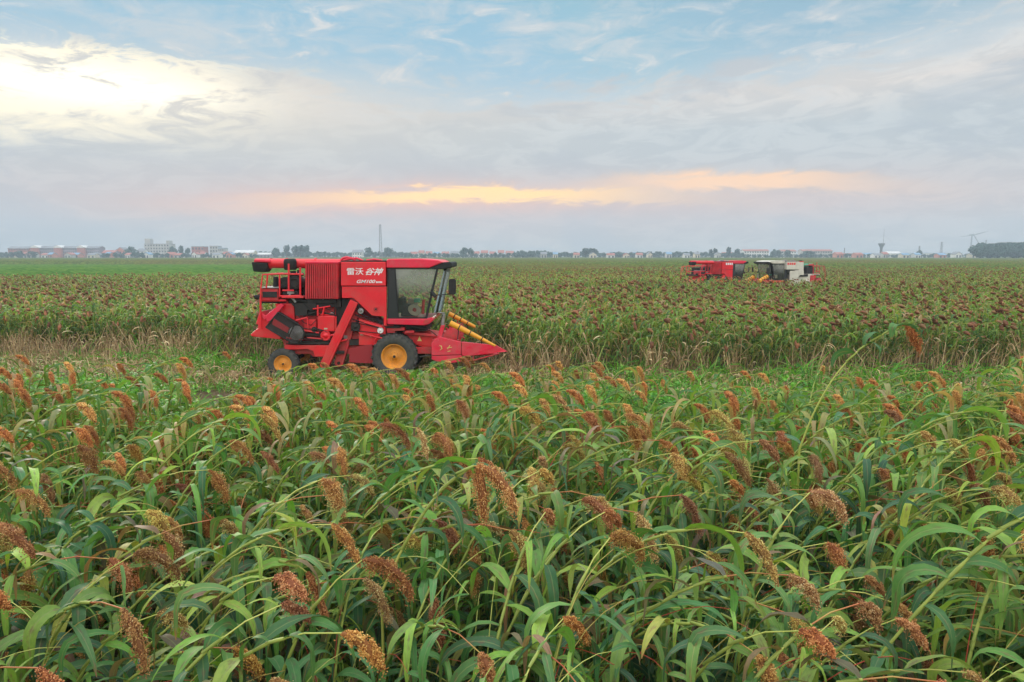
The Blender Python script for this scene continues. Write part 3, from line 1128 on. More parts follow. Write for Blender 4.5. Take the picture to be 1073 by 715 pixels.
# ---------------------------------------------------------------- weeds between the near field and the cut swath
WEED_STOPS = [(0.0, (0.045, 0.16, 0.03)), (0.4, (0.085, 0.27, 0.035)), (0.8, (0.16, 0.38, 0.045)), (1.0, (0.26, 0.32, 0.10))]
M_WEED = leaf_mat('weed_leaf', True, WEED_STOPS, 0.3, stain=False)


def weed_proto(seed, h, n, size, spread):
    rng = random.Random(seed); g = G()
    for k in range(n):
        x, y = rng.gauss(0, spread), rng.gauss(0, spread)
        z = h * rng.uniform(0.3, 1.0) * math.exp(-(x * x + y * y) / (spread * spread * 3))
        az = rng.uniform(0, 6.28); e = rng.gauss(0.2, 0.5)
        d = Vector((math.cos(az) * math.cos(e), math.sin(az) * math.cos(e), math.sin(e)))
        sd_ = Vector((-math.sin(az), math.cos(az), rng.gauss(0, 0.2))).normalized()
        s = size * rng.uniform(0.6, 1.3)
        c = Vector((x, y, z))
        w = min(1, max(0, rng.gauss(0.45, 0.25)))
        g.add([tuple(c), tuple(c + d * s * 0.5 + sd_ * s * 0.36), tuple(c + d * s), tuple(c + d * s * 0.5 - sd_ * s * 0.36)],
              [(0, 0, w), (1, .5, w), (0, 1, w), (-1, .5, w)], [(0, 1, 2, 3)])
    return g


def grass_proto(seed, h, n, spread, wd):
    rng = random.Random(seed); g = G()
    for k in range(n):
        ribbon(g, (rng.gauss(0, spread), rng.gauss(0, spread), 0), rng.uniform(0, 6.28), rng.uniform(0.9, 1.5), h * rng.uniform(0.5, 1.2), wd, rng.uniform(0.6, 2.4), rng, seg=4, across=2, w=min(1, max(0, rng.gauss(0.6, 0.25))))
    return g


weedp = [weed_proto(80 + i, 0.45, 60, 0.11, 0.28) for i in range(7)]
grassp = [grass_proto(90 + i, 0.55, 16, 0.14, 0.022) for i in range(6)]
wd = Merge()
# low cover between the fields
n = 5600
x = sr.uniform(-20.5, 17.5, n); y = sr.uniform(8.6, 19.4, n)
d = vnoise(x * 0.9, y * 1.3, 31)
lim = wall_front(x) - 3.4
k = (y < lim) & ((d > 0.40) | (y < 14) | (x < -9))
P = np.stack([x[k], y[k]], 1)
put(wd, weedp, P[::1][: int(len(P) * 0.5)], (0.6, 1.15))
put(wd, grassp, P[int(len(P) * 0.5):], (0.6, 1.3))
xx = sr.uniform(-14, 21, 260); put(wd, grassp, np.stack([xx, sr.uniform(18.2, 19.7, 260)], 1), (0.5, 1.0))
# thin cover reaching to the swath
xx = sr.uniform(-21, 21, 1300); yy = wall_front(xx) - sr.uniform(0.3, 4.5, 1300)
put(wd, grassp, np.stack([xx, yy], 1), (0.4, 0.9))
xx = np.concatenate([sr.normal(-10.6, 1.6, 60), sr.uniform(2, 20, 120)])
yy = wall_front(xx) - sr.uniform(0.0, 2.2, len(xx))
put(wd, grassp, np.stack([xx, yy], 1), (1.0, 2.2))
put(wd, weedp, np.stack([xx, yy - 0.4], 1)[::3], (0.7, 1.2))
# understorey below the near sorghum
n = 350
y = sr.uniform(1.0, 9, n); x = sr.uniform(-1, 1, n) * (0.8 * y + 1)
put(wd, grassp, np.stack([x, y], 1), (0.8, 1.6), tint=(0.7, 0.75, 0.8))
o = wd.build('weeds', [M_WEED])
tag(o, kind='stuff')

# ================================================================ HARVESTERS
RED = dict(name='red_paint', col=(0.80, 0.010, 0.026), rough=0.38, coat=0.2, var=0.08, vscale=1.2, dirt=(0.42, 0.14, 0.10), dirt_amt=0.30)
m_red = principled(**RED)
m_redd = principled('dusty_red_paint', (0.60, 0.022, 0.036), 0.55, var=0.2, vscale=3, dirt=(0.32, 0.15, 0.11), dirt_amt=0.45)
m_hred = principled('header_red_paint', (0.80, 0.010, 0.055), 0.4, coat=0.2, var=0.08, vscale=2, dirt=(0.40, 0.2, 0.17), dirt_amt=0.3)
m_cream = principled('cream_paint', (0.66, 0.64, 0.56), 0.5, var=0.08, vscale=2, dirt=(0.4, 0.36, 0.28), dirt_amt=0.35)
m_green = principled('green_paint', (0.05, 0.36, 0.22), 0.5, var=0.1)
m_black = principled('black_rubber', (0.020, 0.022, 0.024), 0.75, var=0.3, vscale=5, dirt=(0.07, 0.065, 0.055), dirt_amt=0.4, spec=0.3)
m_tyre = principled('tyre_rubber', (0.055, 0.065, 0.07), 0.85, var=0.25, vscale=7, dirt=(0.13, 0.115, 0.09), dirt_amt=0.5, bump=0.4, spec=0.25)
m_iron = principled('dark_iron', (0.032, 0.032, 0.034), 0.6, metal=0.2, var=0.3, vscale=6, dirt=(0.08, 0.06, 0.045), dirt_amt=0.5, spec=0.25)
m_steel = principled('dull_steel', (0.36, 0.37, 0.38), 0.5, metal=0.6, var=0.2, vscale=6, dirt=(0.25, 0.2, 0.15), dirt_amt=0.4)
m_orange = principled('orange_rim_paint', (0.90, 0.36, 0.015), 0.5, var=0.1, vscale=5, dirt=(0.42, 0.24, 0.12), dirt_amt=0.4)
m_yellow = principled('yellow_plastic', (0.85, 0.37, 0.015), 0.45, var=0.06, vscale=5, dirt=(0.5, 0.3, 0.1), dirt_amt=0.25)
m_white = principled('white_lettering', (0.82, 0.80, 0.82), 0.5)
m_seat = principled('seat_cloth', (0.03, 0.045, 0.06), 0.9)
m_tan = principled('tan_plastic', (0.55, 0.48, 0.36), 0.6)
m_gold = principled('faded_gold_decal', (0.75, 0.58, 0.20), 0.5)


def glass_mat():
    m = bpy.data.materials.new('cab_glass')
    m.use_nodes = True
    t = NT(m.node_tree)
    t.n.clear()
    out = t.new('ShaderNodeOutputMaterial')
    tr = t.new('ShaderNodeBsdfTransparent'); tr.inputs[0].default_value = (0.90, 0.94, 0.92, 1)
    gl = t.new('ShaderNodeBsdfGlossy'); gl.inputs['Roughness'].default_value = 0.06
    gl.inputs['Color'].default_value = (0.45, 0.5, 0.5, 1)
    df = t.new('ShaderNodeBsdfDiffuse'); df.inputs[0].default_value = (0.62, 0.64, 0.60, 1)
    fr_ = t.new('ShaderNodeFresnel'); fr_.inputs[0].default_value = 1.5
    m1 = t.new('ShaderNodeMixShader'); t.l.new(fr_.outputs[0], m1.inputs[0])
    t.l.new(tr.outputs[0], m1.inputs[1]); t.l.new(gl.outputs[0], m1.inputs[2])
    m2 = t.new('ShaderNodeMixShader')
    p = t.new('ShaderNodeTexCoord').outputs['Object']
    t.put(m2.inputs[0], t.m('MULTIPLY', t.smooth(t.noise(p, 1.5, 5, 0.6), 0.3, 0.75, 0.6, 1.3), t.smooth(t.sep(p)[2], 2.3, 3.1, 0.04, 0.34)))  # pale film, denser towards the top, paints in the sky's reflection
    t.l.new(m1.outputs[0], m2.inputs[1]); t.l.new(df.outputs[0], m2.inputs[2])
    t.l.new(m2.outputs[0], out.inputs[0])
    return m


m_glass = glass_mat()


def mesh_screen_mat(name, col, hole, scale):
    """perforated sheet: real see-through holes on a fine grid"""
    m = bpy.data.materials.new(name)
    m.use_nodes = True
    t = NT(m.node_tree)
    b = t.n['Principled BSDF']
    x, y, z = t.sep(t.new('ShaderNodeTexCoord').outputs['Object'])
    fx = t.m('SUBTRACT', t.m('FRACT', t.m('MULTIPLY', x, scale)), 0.5)
    fz = t.m('SUBTRACT', t.m('FRACT', t.m('MULTIPLY', z, scale)), 0.5)
    r2 = t.m('ADD', t.m('MULTIPLY', fx, fx), t.m('MULTIPLY', fz, fz))
    t.put(b.inputs['Alpha'], t.m('GREATER_THAN', r2, hole))
    b.inputs['Base Color'].default_value = (*col, 1)
    b.inputs['Roughness'].default_value = 0.6
    return m


m_cage = mesh_screen_mat('perforated_dark_sheet', (0.06, 0.05, 0.05), 0.20, 36)
m_rscreen = mesh_screen_mat('perforated_red_sheet', (0.40, 0.03, 0.04), 0.08, 42)

YN = 20.0                       # distance of the machine's near side
HX = at(397, 300, YN).x         # its origin: middle of the base
HW = 2.3


def hp(px, py, yd=0.0):
    p = at(px, py, YN + yd)
    return Vector((p.x - HX, yd - HW / 2, p.z))


def ppx(b, pts_, yd0, yd1):
    b.prism([hp(x, y, yd0) for x, y in pts_], (0, yd1 - yd0, 0))


def bpx(b, x0, y0, x1, y1, yd0, yd1):
    ppx(b, [(x0, y0), (x1, y0), (x1, y1), (x0, y1)], yd0, yd1)


def rounded_rect(cx, cy, w, h, r, n=4):
    out = []
    for (sx, sy, a0) in ((1, -1, -90), (1, 1, 0), (-1, 1, 90), (-1, -1, 180)):
        for k in range(n + 1):
            a = R(a0 + 90 * k / n)
            out.append((cx + sx * (w / 2 - r) + math.cos(a) * r, cy + sy * (h / 2 - r) + math.sin(a) * r))
    return out


def make_wheel(name, c, Rr, w, rim_r, parent, lug=22):
    e = empty(name, c)
    add_child(e, parent)
    ax = (0, 1, 0)
    h = w / 2
    t_ = MB()
    t_.lathe((0, 0, 0), ax, [(-h * 0.72, rim_r * 0.98), (-h * 0.96, rim_r * 1.12), (-h, Rr * 0.80), (-h * 0.86, Rr * 0.93), (-h * 0.45, Rr * 0.965), (0, Rr * 0.97),
                             (h * 0.45, Rr * 0.965), (h * 0.86, Rr * 0.93), (h, Rr * 0.80), (h * 0.96, rim_r * 1.12), (h * 0.72, rim_r * 0.98)], 48)
    for k in range(lug):
        for sgn in (-1, 1):
            a = 2 * math.pi * (k + (0.5 if sgn > 0 else 0)) / lug
            a2 = a + 0.16
            r0, r1 = Rr * 0.90, Rr * 1.0
            def q(an, r_, y_): return (math.cos(an) * r_, y_, math.sin(an) * r_)
            da = 0.055
            v = [q(a - da, r0, sgn * h * 1.0), q(a + da, r0, sgn * h * 1.0), q(a2 + da, Rr * 0.95, 0), q(a2 - da, Rr * 0.95, 0),
                 q(a - da * .7, r1 * 0.985, sgn * h * 0.97), q(a + da * .7, r1 * 0.985, sgn * h * 0.97), q(a2 + da * .7, r1, 0), q(a2 - da * .7, r1, 0)]
            t_.poly(v, [(0, 1, 2, 3), (4, 7, 6, 5), (0, 4, 5, 1), (1, 5, 6, 2), (2, 6, 7, 3), (3, 7, 4, 0)])
    t_.build('tyre', m_tyre, e)
    r_ = MB()
    for s in (-1,):
        r_.lathe((0, 0, 0), ax, [(-h * 0.74, rim_r * 1.02), (-h * 0.80, rim_r * 0.97), (-h * 0.66, rim_r * 0.90), (-h * 0.20, rim_r * 0.84), (-h * 0.10, rim_r * 0.55),
                                 (-h * 0.30, rim_r * 0.42), (-h * 0.30, rim_r * 0.22), (-h * 0.55, rim_r * 0.20), (-h * 0.58, 0.001)], 40)
        r_.lathe((0, 0, 0), ax, [(h * 0.60, 0.001), (h * 0.55, rim_r * 0.2), (h * 0.2, rim_r * 0.3), (h * 0.2, rim_r * 0.84), (h * 0.66, rim_r * 0.9), (h * 0.80, rim_r * 0.97), (h * 0.74, rim_r * 1.02)], 40)
    for k in range(8):
        a = 2 * math.pi * k / 8
        r_.disc((math.cos(a) * rim_r * 0.32, -h * 0.30 - 0.02, math.sin(a) * rim_r * 0.32), (0, 1, 0), rim_r * 0.055, 0.03, 6)
    ro = r_.build('rim', m_orange, e)
    n_ = MB()
    n_.lathe((0, -h * 0.58, 0), ax, [(0, 0.001), (-0.02, rim_r * 0.10), (0.03, rim_r * 0.13)], 12)
    n_.build('hub_cap', m_iron, e)
    return e


def text_part(txt, px, py, width_px, height_px, yd, parent, mat, shear=0.0, bold=0.0, name='lettering', d=0.004):
    cu = bpy.data.curves.new('lettering', 'FONT')
    cu.body = txt
    cu.size = 1.0
    cu.extrude = 0.0
    cu.shear = shear
    cu.offset = bold
    cu.resolution_u = 3
    tmp = bpy.data.objects.new('tmp_text', cu)
    COL.objects.link(tmp)
    dg = bpy.context.evaluated_depsgraph_get()
    me = bpy.data.meshes.new_from_object(tmp.evaluated_get(dg))
    bpy.data.objects.remove(tmp)
    n = len(me.vertices)
    co = np.zeros(n * 3); me.vertices.foreach_get('co', co); co = co.reshape(-1, 3)
    lo, hi = co.min(0), co.max(0)
    a = hp(px, py + height_px, yd); b = hp(px + width_px, py, yd)
    X = a.x + (co[:, 0] - lo[0]) / (hi[0] - lo[0]) * (b.x - a.x)
    Z = a.z + (co[:, 1] - lo[1]) / (hi[1] - lo[1]) * (b.z - a.z)
    co = np.stack([X, np.full(n, a.y - d), Z], 1)
    me.vertices.foreach_set('co', co.ravel())
    me.materials.clear(); me.materials.append(mat)
    me.name = name
    o = bpy.data.objects.new(name, me)
    COL.objects.link(o)
    add_child(o, parent)
    return o


def make_harvester(name, loc, rz, body, body_dusty, hdr, roof, main=True, auger_mat=None, sides=(0,), rear=None, guide=1.0):
    root = empty(name, loc, rz)
    rear = rear or body
    am = auger_mat or body
    BV = 0.012
    FAR = HW            # far side plane
    # ---- chassis
    b = MB()
    bpx(b, 300, 364, 452, 371, 0.35, 0.47)
    bpx(b, 300, 364, 452, 371, 1.83, 1.95)
    for x in (305, 345, 395, 425): bpx(b, x, 364.5, x + 4, 370.5, 0.40, 1.90)
    b.build('chassis', body_dusty, root, BV)
    b = MB()
    c1 = hp(414, 374.6, 0.25); c2 = hp(297.6, 382, 0.2)
    b.tube([(c1.x, -0.9, c1.z), (c1.x, 0.9, c1.z)], 0.10, 12)
    b.tube([(c2.x, -0.9, c2.z), (c2.x, 0.9, c2.z)], 0.06, 12)
    b.box((c1.x - 0.22, -0.3, c1.z - 0.2), (c1.x + 0.22, 0.3, c1.z + 0.3))
    b.build('axle', m_iron, root, BV)
    RW = 0.690; RR = 0.470
    for yy in (-HW / 2 + 0.24, HW / 2 - 0.24):
        make_wheel('wheel', (c1.x, yy, RW), RW, 0.46, 0.385, root)
    for yy in (-HW / 2 + 0.20, HW / 2 - 0.20):
        make_wheel('wheel', (c2.x, yy, RR), RR, 0.30, 0.265, root, 18)
    # ---- threshing body
    b = MB()
    ppx(b, [(294, 314), (357, 314), (372, 327), (392, 338), (404, 345), (408, 350), (404, 366), (392, 366), (366, 368), (345, 374), (328, 374), (321, 368), (312, 366), (299, 366), (294, 352), (308, 340), (300, 330)], 0.40, 1.90)
    b.build('thresher_body', body_dusty, root, BV)
    for y0, y1 in ((0.16, 0.42),) + (((FAR - 0.42), (FAR - 0.16)),):
        b = MB()
        bpx(b, 332.5, 331, 351, 347.5, y0, y1)
        bpx(b, 335, 329, 348.5, 331, y0 + 0.03, y1)
        b.build('side_hatch', body, root, 0.03)
        b = MB()
        ppx(b, [(298, 362), (346, 362), (346, 374), (330, 374), (328, 368), (322, 366), (312, 366.5), (298, 366.5)], y0, y1)
        b.build('side_rail', body, root, BV)
        b = MB()
        ppx(b, [(376, 334), (404, 342), (404, 362), (376, 362)], y0 + 0.04, y1)
        b.build('side_panel', body, root, BV)
        b = MB()
        ppx(b, [(318, 335), (331, 335), (331, 349), (319, 347)], y0 + 0.04, y1)
        b.build('side_panel', body, root, BV)
        b = MB()
        ppx(b, [(366, 366.5), (376, 363), (390, 361), (391, 381), (366, 380)], y0 - 0.02, y0 + 0.02)
        b.build('perforated_panel', m_rscreen if main else body_dusty, root)
    # dark machinery behind, plus dark boxes for the shade in the gaps
    b = MB()
    bpx(b, 318, 314.5, 357, 322, 0.22, 2.0)
    bpx(b, 322, 322, 331, 331, 0.25, 0.5)
    bpx(b, 366, 356, 392, 362, 0.22, 0.5)
    bpx(b, 352, 314, 366, 340, 0.34, 0.5)
    for q_ in ((309, 318, 322, 331), (322, 318, 331, 325), (318, 349.5, 340, 352), (302, 358, 345, 361), (398, 350.5, 405, 360), (352, 342, 359, 358), (405, 349.5, 411, 363), (368, 338, 376, 347), (345, 368, 360, 371)):
        bpx(b, *q_, 0.15, 0.42)  # flat dark boxes imitating shaded gaps between the red parts
    for (p, q, r) in (((318, 331), (335, 326), .03), ((336, 327), (352, 331), .025), ((352, 318), (348, 340), .02), ((372, 330), (402, 340), .02), ((368, 334), (400, 345), .015),
                      ((316, 352), (336, 355), .02), ((341, 357), (352, 358), .02), ((300, 360), (350, 360.5), .02), ((405, 343), (420, 343), .04), ((420, 340), (446, 345), .03),
                      ((306, 318), (318, 330), .03), ((310, 314), (330, 318), .04)):
        b.tube([hp(*p, 0.20), hp(*q, 0.20)], r, 6)
    b.build('drive_gear_and_gap_shade', m_iron, root, 0.006)
    b = MB()
    for (p, q, r) in (((310, 336), (322, 333), .03), ((322, 333), (323, 346), .025), ((316, 346), (334, 349), .025), ((333, 320), (333, 331), .03), ((352, 332), (352, 350), .025),
                      ((345, 352), (358, 349), .03), ((300, 354), (318, 356), .03), ((322, 354), (340, 355.5), .02), ((376, 349), (402, 355), .025), ((382, 338), (400, 343), .03), ((328, 324), (346, 321), .025),
                      ((356, 358), (364, 356), .03), ((392, 358), (398, 348), .02), ((340, 322), (338, 330), .03)):
        b.tube([hp(*p, 0.13), hp(*q, 0.13)], r, 6)
    b.build('brace_bars', body, root)
    # pulleys
    for (px, py, r, mt) in ((372.5, 342.5, .135, m_iron), (341, 352, .15, body), (329, 345.5, .08, m_iron), (398.5, 346.5, .09, m_white if main else m_steel), (370, 319, .075, m_iron),
                            (375, 321, .065, m_iron), (378, 326, .085, m_steel), (393.8, 324.2, .06, m_iron)):
        b = MB()
        c = hp(px, py, 0.10 if px < 390 or px > 396 else 0.01)
        b.lathe(c, (0, 1, 0), [(-0.01, 0.001), (-0.01, r * 0.3), (0.0, r * 0.32), (0.015, r * 0.8), (-0.005, r), (0.02, r * 0.93), (0.05, r), (0.05, 0.001)], 24)
        b.build('pulley', mt, root)
    # belts
    b = MB()
    def belt(p, q, r1, r2):
        P, Q = hp(*p, 0.115), hp(*q, 0.115)
        d = (Q - P).normalized(); nn = Vector((-d.z, 0, d.x))
        for s in (-1, 1):
            b.tube([P + nn * r1 * s, Q + nn * r2 * s], 0.014, 5)
    belt((341, 352), (311, 349), .14, .16)
    belt((372.5, 342.5), (398.5, 346.5), .12, .08)
    belt((329, 345.5), (341, 352), .06, .13)
    b.build('drive_belt', m_black, root)
    # ---- rear hood and chute
    b = MB()
    ppx(b, [(272, 326.5), (279, 331.5), (290, 336), (279, 343.5), (294, 353.5), (294, 356), (281, 354.5), (264, 352.8), (262, 351), (270, 344), (270.5, 341), (268, 339)], 0.20, 2.10)
    b.build('straw_hood', rear, root, 0.02)
    b = MB()
    ppx(b, [(288, 318.5), (308, 318), (309, 338), (292, 330)], 0.30, 2.0)
    b.build('rear_panel', rear, root, 0.02)
    b = MB()
    ppx(b, [(278, 331), (294, 318), (297.5, 320), (291, 328), (284, 336), (279.5, 338)], 0.10, 0.22)
    ppx(b, [(272, 326), (280, 332.5), (277.5, 336), (272.5, 331)], 0.12, 0.20)
    b.build('hood_bracket', hdr, root, 0.015)
    # ---- belt guard cage
    cage = [(278.6, 343.1), (291.3, 327.4), (311, 339.2), (316.5, 343), (319, 349), (317, 355.5), (312, 359), (306.5, 359.5)]
    b = MB()
    ppx(b, cage, 0.02, 0.024)
    go = b.build('belt_guard', m_cage, root)
    b = MB()
    P = [hp(x, y, 0.015) for x, y in cage]
    b.tube(P + [P[0]], 0.022, 6, cap=False)
    b.tube([hp(308.5, 340, 0.01), hp(301, 356, 0.01)], 0.016, 6)
    P2 = [hp(x, y, 0.20) for x, y in cage]
    b.prism(P2, (0, 0.03, 0))
    b.prism([hp(291.3, 327.4, 0.02), hp(311, 339.2, 0.02), hp(310.4, 340.2, 0.02), hp(290.7, 328.4, 0.02)], (0, 0.2, 0))
    b.build('guard_frame', m_iron, go)
    b = MB()
    c = hp(310, 349.3, 0.08)
    b.lathe(c, (0, 1, 0), [(-0.02, 0.001), (-0.02, 0.04), (0, 0.05), (0.0, 0.09), (0.03, 0.12), (0.0, 0.20), (0.02, 0.215), (0.06, 0.22), (0.08, 0.001)], 28)
    b.build('guard_pulley', m_steel, go)
    b = MB()
    b.prism([hp(287, 334, 0.13), hp(303, 344, 0.13), (hp(301, 349, 0.13)), hp(285, 340, 0.13)], (0, 0.05, 0))
    b.build('knife_cover', body, go)
    # ---- grain elevators
    for (p, q, w_, y0, y1) in (((371, 316), (339.6, 383), 0.125, 0.02, 0.22), ((372, 325), (355, 380.5), 0.125, 0.26, 0.42)):
        b = MB()
        P, Q = hp(*p, y0), hp(*q, y0)
        d = (Q - P).normalized(); nn = Vector((d.z, 0, -d.x))
        out = [P + nn * w_, P - nn * w_ * 1.0]
        for k in range(9):
            a = math.pi * k / 8
            out.append(Q - nn * w_ * math.cos(a) * 1.05 + d * w_ * math.sin(a))
        b.prism(out, (0, y1 - y0, 0))
        eo = b.build('grain_elevator', body if y0 < 0.1 else body_dusty, root, 0.012)
        b = MB()
        b.prism([P.lerp(Q, 0.05) + nn * w_ * 0.5 + Vector((0, -0.008, 0)), P.lerp(Q, 0.05) - nn * w_ * 0.5 + Vector((0, -0.008, 0)),
                 P.lerp(Q, 0.93) - nn * w_ * 0.5 + Vector((0, -0.008, 0)), P.lerp(Q, 0.93) + nn * w_ * 0.5 + Vector((0, -0.008, 0))], (0, 0.02, 0))
        b.build('cover_plate', body if y0 < 0.1 else body_dusty, eo, 0.004)
        b = MB()
        b.disc(Q + Vector((0, -0.03, 0)), (0, 1, 0), 0.045, 0.04, 12)
        b.build('shaft_end', m_iron, eo)
    # ---- lower panel under the tank, both sides
    lp = [(358.3, 300.4), (405, 300.4), (405, 341.5), (402, 341.5), (402, 331.8), (394, 331.4), (389.6, 330.8), (370.5, 312.5), (358.3, 312.5)]
    for y0, y1 in ((0.03, 0.12), (FAR - 0.12, FAR - 0.03)):
        b = MB()
        ppx(b, lp, y0, y1)
        b.prism([hp(x, y, y0 - 0.012) for x, y in ((390.5, 320.5), (397, 320.5), (397, 328), (390.5, 328))], (0, 0.03, 0))
        b.build('skirt_panel', body, root, BV)
    # ---- grain tank
    b = MB()
    bpx(b, 357.3, 274.6, 404.2, 299.7, 0.0, FAR)
    tk = b.build('grain_tank', body, root, 0.02)
    b = MB()
    bpx(b, 357.3, 273.2, 405, 274.5, 0.03, FAR - 0.03)
    bpx(b, 358.5, 300.0, 404, 301.2, 0.05, FAR - 0.05)
    b.build('tank_trim', m_iron, tk, 0.004)
    b = MB()
    for pts_ in ([(357, 273.5), (359, 270.8), (363, 269.6), (369, 270.8), (372, 272.8)], [(360, 273), (366, 271.4), (374, 270.8), (380, 273)], [(384, 273), (392, 272), (400, 273)]):
        b.tube([hp(x, y, 0.35) for x, y in pts_], 0.035, 6)
        b.tube([hp(x + 1, y + 0.3, 1.3) for x, y in pts_], 0.03, 6)
    b.build('tank_cover_bars', hdr if main else m_steel, tk)
    if main:
        text_part('雷沃', 363.6, 280.8, 17.2, 7.4, 0.0, tk, m_white, 0.0, 0.012)
        text_part('谷神', 383.2, 280.8, 18.8, 7.6, 0.0, tk, m_white, 0.45, 0.02)
        text_part('GM100', 373.8, 293.3, 19.6, 3.6, 0.0, tk, m_white, 0.35, 0.02)
        b = MB()
        for k in range(5):
            p0 = hp(394 + k * 1.35, 295.0, -0.004); p1 = hp(395.1 + k * 1.35, 296.8, -0.004)
            b.box((p0.x, p0.y - 0.002, p1.z), (p1.x, p0.y, p0.z))
        b.build('model_mark', m_white, tk)
    else:
        b = MB()
        for y_ in ((-0.004,) if sides == 'red' else (FAR + 0.004,)):
            for k in range(4):
                p0 = hp(372 + k * 8, 278, 0); p1 = hp(378 + k * 8, 285, 0)
                b.box((p0.x, y_ - HW / 2 - 0.002, p1.z), (p1.x, y_ - HW / 2 + 0.002, p0.z))
        b.build('tank_lettering', m_white if sides == 'red' else m_red, tk)
    # ---- ribbed screen box
    b = MB()
    bpx(b, 319.8, 276, 354.4, 313.4, 0.06, 1.5)
    ns = 15
    for k in range(ns):
        x0 = 320.3 + k * (33.6 / ns)
        ppx(b, [(x0, 276.6), (x0 + 1.15, 276.6), (x0 + 1.15, 313.0), (x0, 313.0)], 0.0, 0.07)
    scr = b.build('engine_screen', body_dusty, root, 0.006)
    b = MB()
    bpx(b, 319.4, 274.2, 354.8, 276.4, 0.01, 1.52)
    b.build('screen_cap', hdr, scr, BV)
    b = MB()
    bpx(b, 322, 313.6, 352, 318, 0.15, 1.4)
    b.build('screen_base', m_iron, scr, BV)
    # ---- unloading auger with rubber spout
    b = MB()
    yA = 0.55
    P = [hp(268, 276.0, yA), hp(300, 276.2, yA), hp(357, 276.6, yA)]
    b.tube(P, 0.145, 20)
    for x in (283, 300, 330): b.tube([hp(x, 276.1, yA), hp(x + 1.6, 276.1, yA)], 0.158, 20)
    au = b.build('unloading_auger', am, root)
    b = MB()
    q0 = [(266.2, 272.0), (281.8, 272.6), (282.6, 275.0), (266.2, 274.4)]
    ppx(b, q0, yA - 0.26, yA + 0.26)
    b.build('spout_collar', hdr, au, BV)
    b = MB()
    t0, t1, b0, b1 = hp(266.5, 274.6, yA), hp(282.9, 275.6, yA), hp(267.5, 284.6, yA), hp(280.6, 285.4, yA)
    tm = hp(283.3, 280.5, yA)
    for_v = [(t0, .25), (t1, .25), (tm, .24), (b1, .18), (b0, .18)]
    V = [p + Vector((0, -w_, 0)) for p, w_ in for_v] + [p + Vector((0, w_, 0)) for p, w_ in for_v]
    b.poly(V, [(0, 4, 3, 2, 1), (5, 6, 7, 8, 9), (0, 1, 6, 5), (1, 2, 7, 6), (2, 3, 8, 7), (3, 4, 9, 8), (4, 0, 5, 9)])
    b.build('rubber_spout', m_black, au, 0.03)
    b = MB()
    b.box(tuple(hp(282.5, 272.2, yA - 0.05)), tuple(hp(286, 270.6, yA + 0.1)))
    b.build('beacon_bracket', m_iron, au, BV)
    # ---- engine
    b = MB()
    bpx(b, 290, 292, 318, 313, 0.7, 1.6)
    for (x, y, r, l) in ((297.8, 296.5, .17, .5), (308.5, 296.5, .20, .45)):
        c = hp(x, y, 0.2)
        b.lathe(c, (0, 1, 0), [(0, 0.001), (0, r * .5), (-.03, r * .55), (0, r), (l, r), (l, 0.001)], 24)
    c = hp(289, 290, 0.5); b.tube([c, hp(288.5, 301, 0.5)], 0.07, 10)
    b.tube([hp(313, 283, .3), hp(313, 296, .3)], 0.05, 8)
    b.tube([hp(303, 290, .4), hp(314, 289, .4), hp(318, 287, .4)], 0.05, 8)
    b.tube([hp(299, 303, .3), hp(305, 311, .3), hp(309, 320, .3)], 0.04, 8)
    bpx(b, 296, 305, 312, 309, 0.25, 0.6)
    bpx(b, 302, 312, 318, 318, 0.3, 1.6)
    bpx(b, 272.5, 313, 300, 318, 0.4, 1.8)
    en = b.build('engine', m_iron, root, 0.01)
    b = MB()
    b.tube([hp(303, 309, .22), hp(307, 313, .2), hp(310, 317, .2)], 0.045, 8)
    bpx(b, 301, 305.5, 308, 308, 0.18, 0.4)
    b.tube([hp(312, 287.5, .2), hp(317, 287.5, .2)], 0.03, 8)
    b.build('engine_fittings', m_steel, en)
    b = MB()
    c = hp(304.3, 283, 0.30)
    b.lathe(c, (0, 0, 1), [(0, 0.001), (0, 0.155), (0.03, 0.18), (0.24, 0.185), (0.31, 0.17), (0.33, 0.12), (0.33, 0.001)], 24)
    b.tube([hp(307, 284, 0.3), hp(308, 292, 0.3)], 0.085, 12)
    b.build('air_cleaner', m_black, root)
    b = MB()
    bpx(b, 274, 302.3, 291.5, 315, 0.15, 1.0)
    rb = b.build('radiator', body_dusty, root, 0.02)
    b = MB()
    bpx(b, 275, 305.8, 290, 311.8, 0.12, 0.16)
    b.build('grille', m_iron, rb, 0.004)
    b = MB()
    bpx(b, 272.5, 301.2, 293, 302.1, 0.10, 1.0)
    b.build('radiator_cap', m_steel, rb, 0.004)
    b = MB()
    b.tube([hp(274, 311.5, 0.35), hp(267, 311.4, 0.35)], 0.065, 12)
    b.build('exhaust_stub', m_black, root)
    # ---- guard rail
    b = MB()
    r_ = 0.024
    for yy in (0.10, 1.9):
        b.tube([hp(273, 327, yy), hp(273.3, 302, yy), hp(275.3, 288, yy), hp(293, 287.2, yy), hp(318, 287.6, yy)], r_, 8)
        b.tube([hp(280.5, 287.6, yy), hp(279, 302, yy)], r_, 8)
        b.tube([hp(293, 287.2, yy), hp(293, 311, yy)], r_, 8)
        b.tube([hp(302.5, 276.5, yy), hp(302.5, 304, yy)], r_ * 1.2, 8)
        b.tube([hp(314.6, 280, yy), hp(314.6, 312, yy)], r_ * 1.2, 8)
        b.tube([hp(293, 310.5, yy), hp(316, 310, yy)], r_, 8)
        b.tube([hp(296, 304.5, yy), hp(308, 304.5, yy)], r_, 8)
        b.tube([hp(273, 312, yy), hp(273, 345, yy)], r_ * 1.3, 8)
    for x, y in ((275.3, 288), (293, 287.2), (273.2, 305)):
        b.tube([hp(x, y, 0.10), hp(x, y + 0.0, 0.10) + Vector((0, 1.8, 0))], r_, 8)
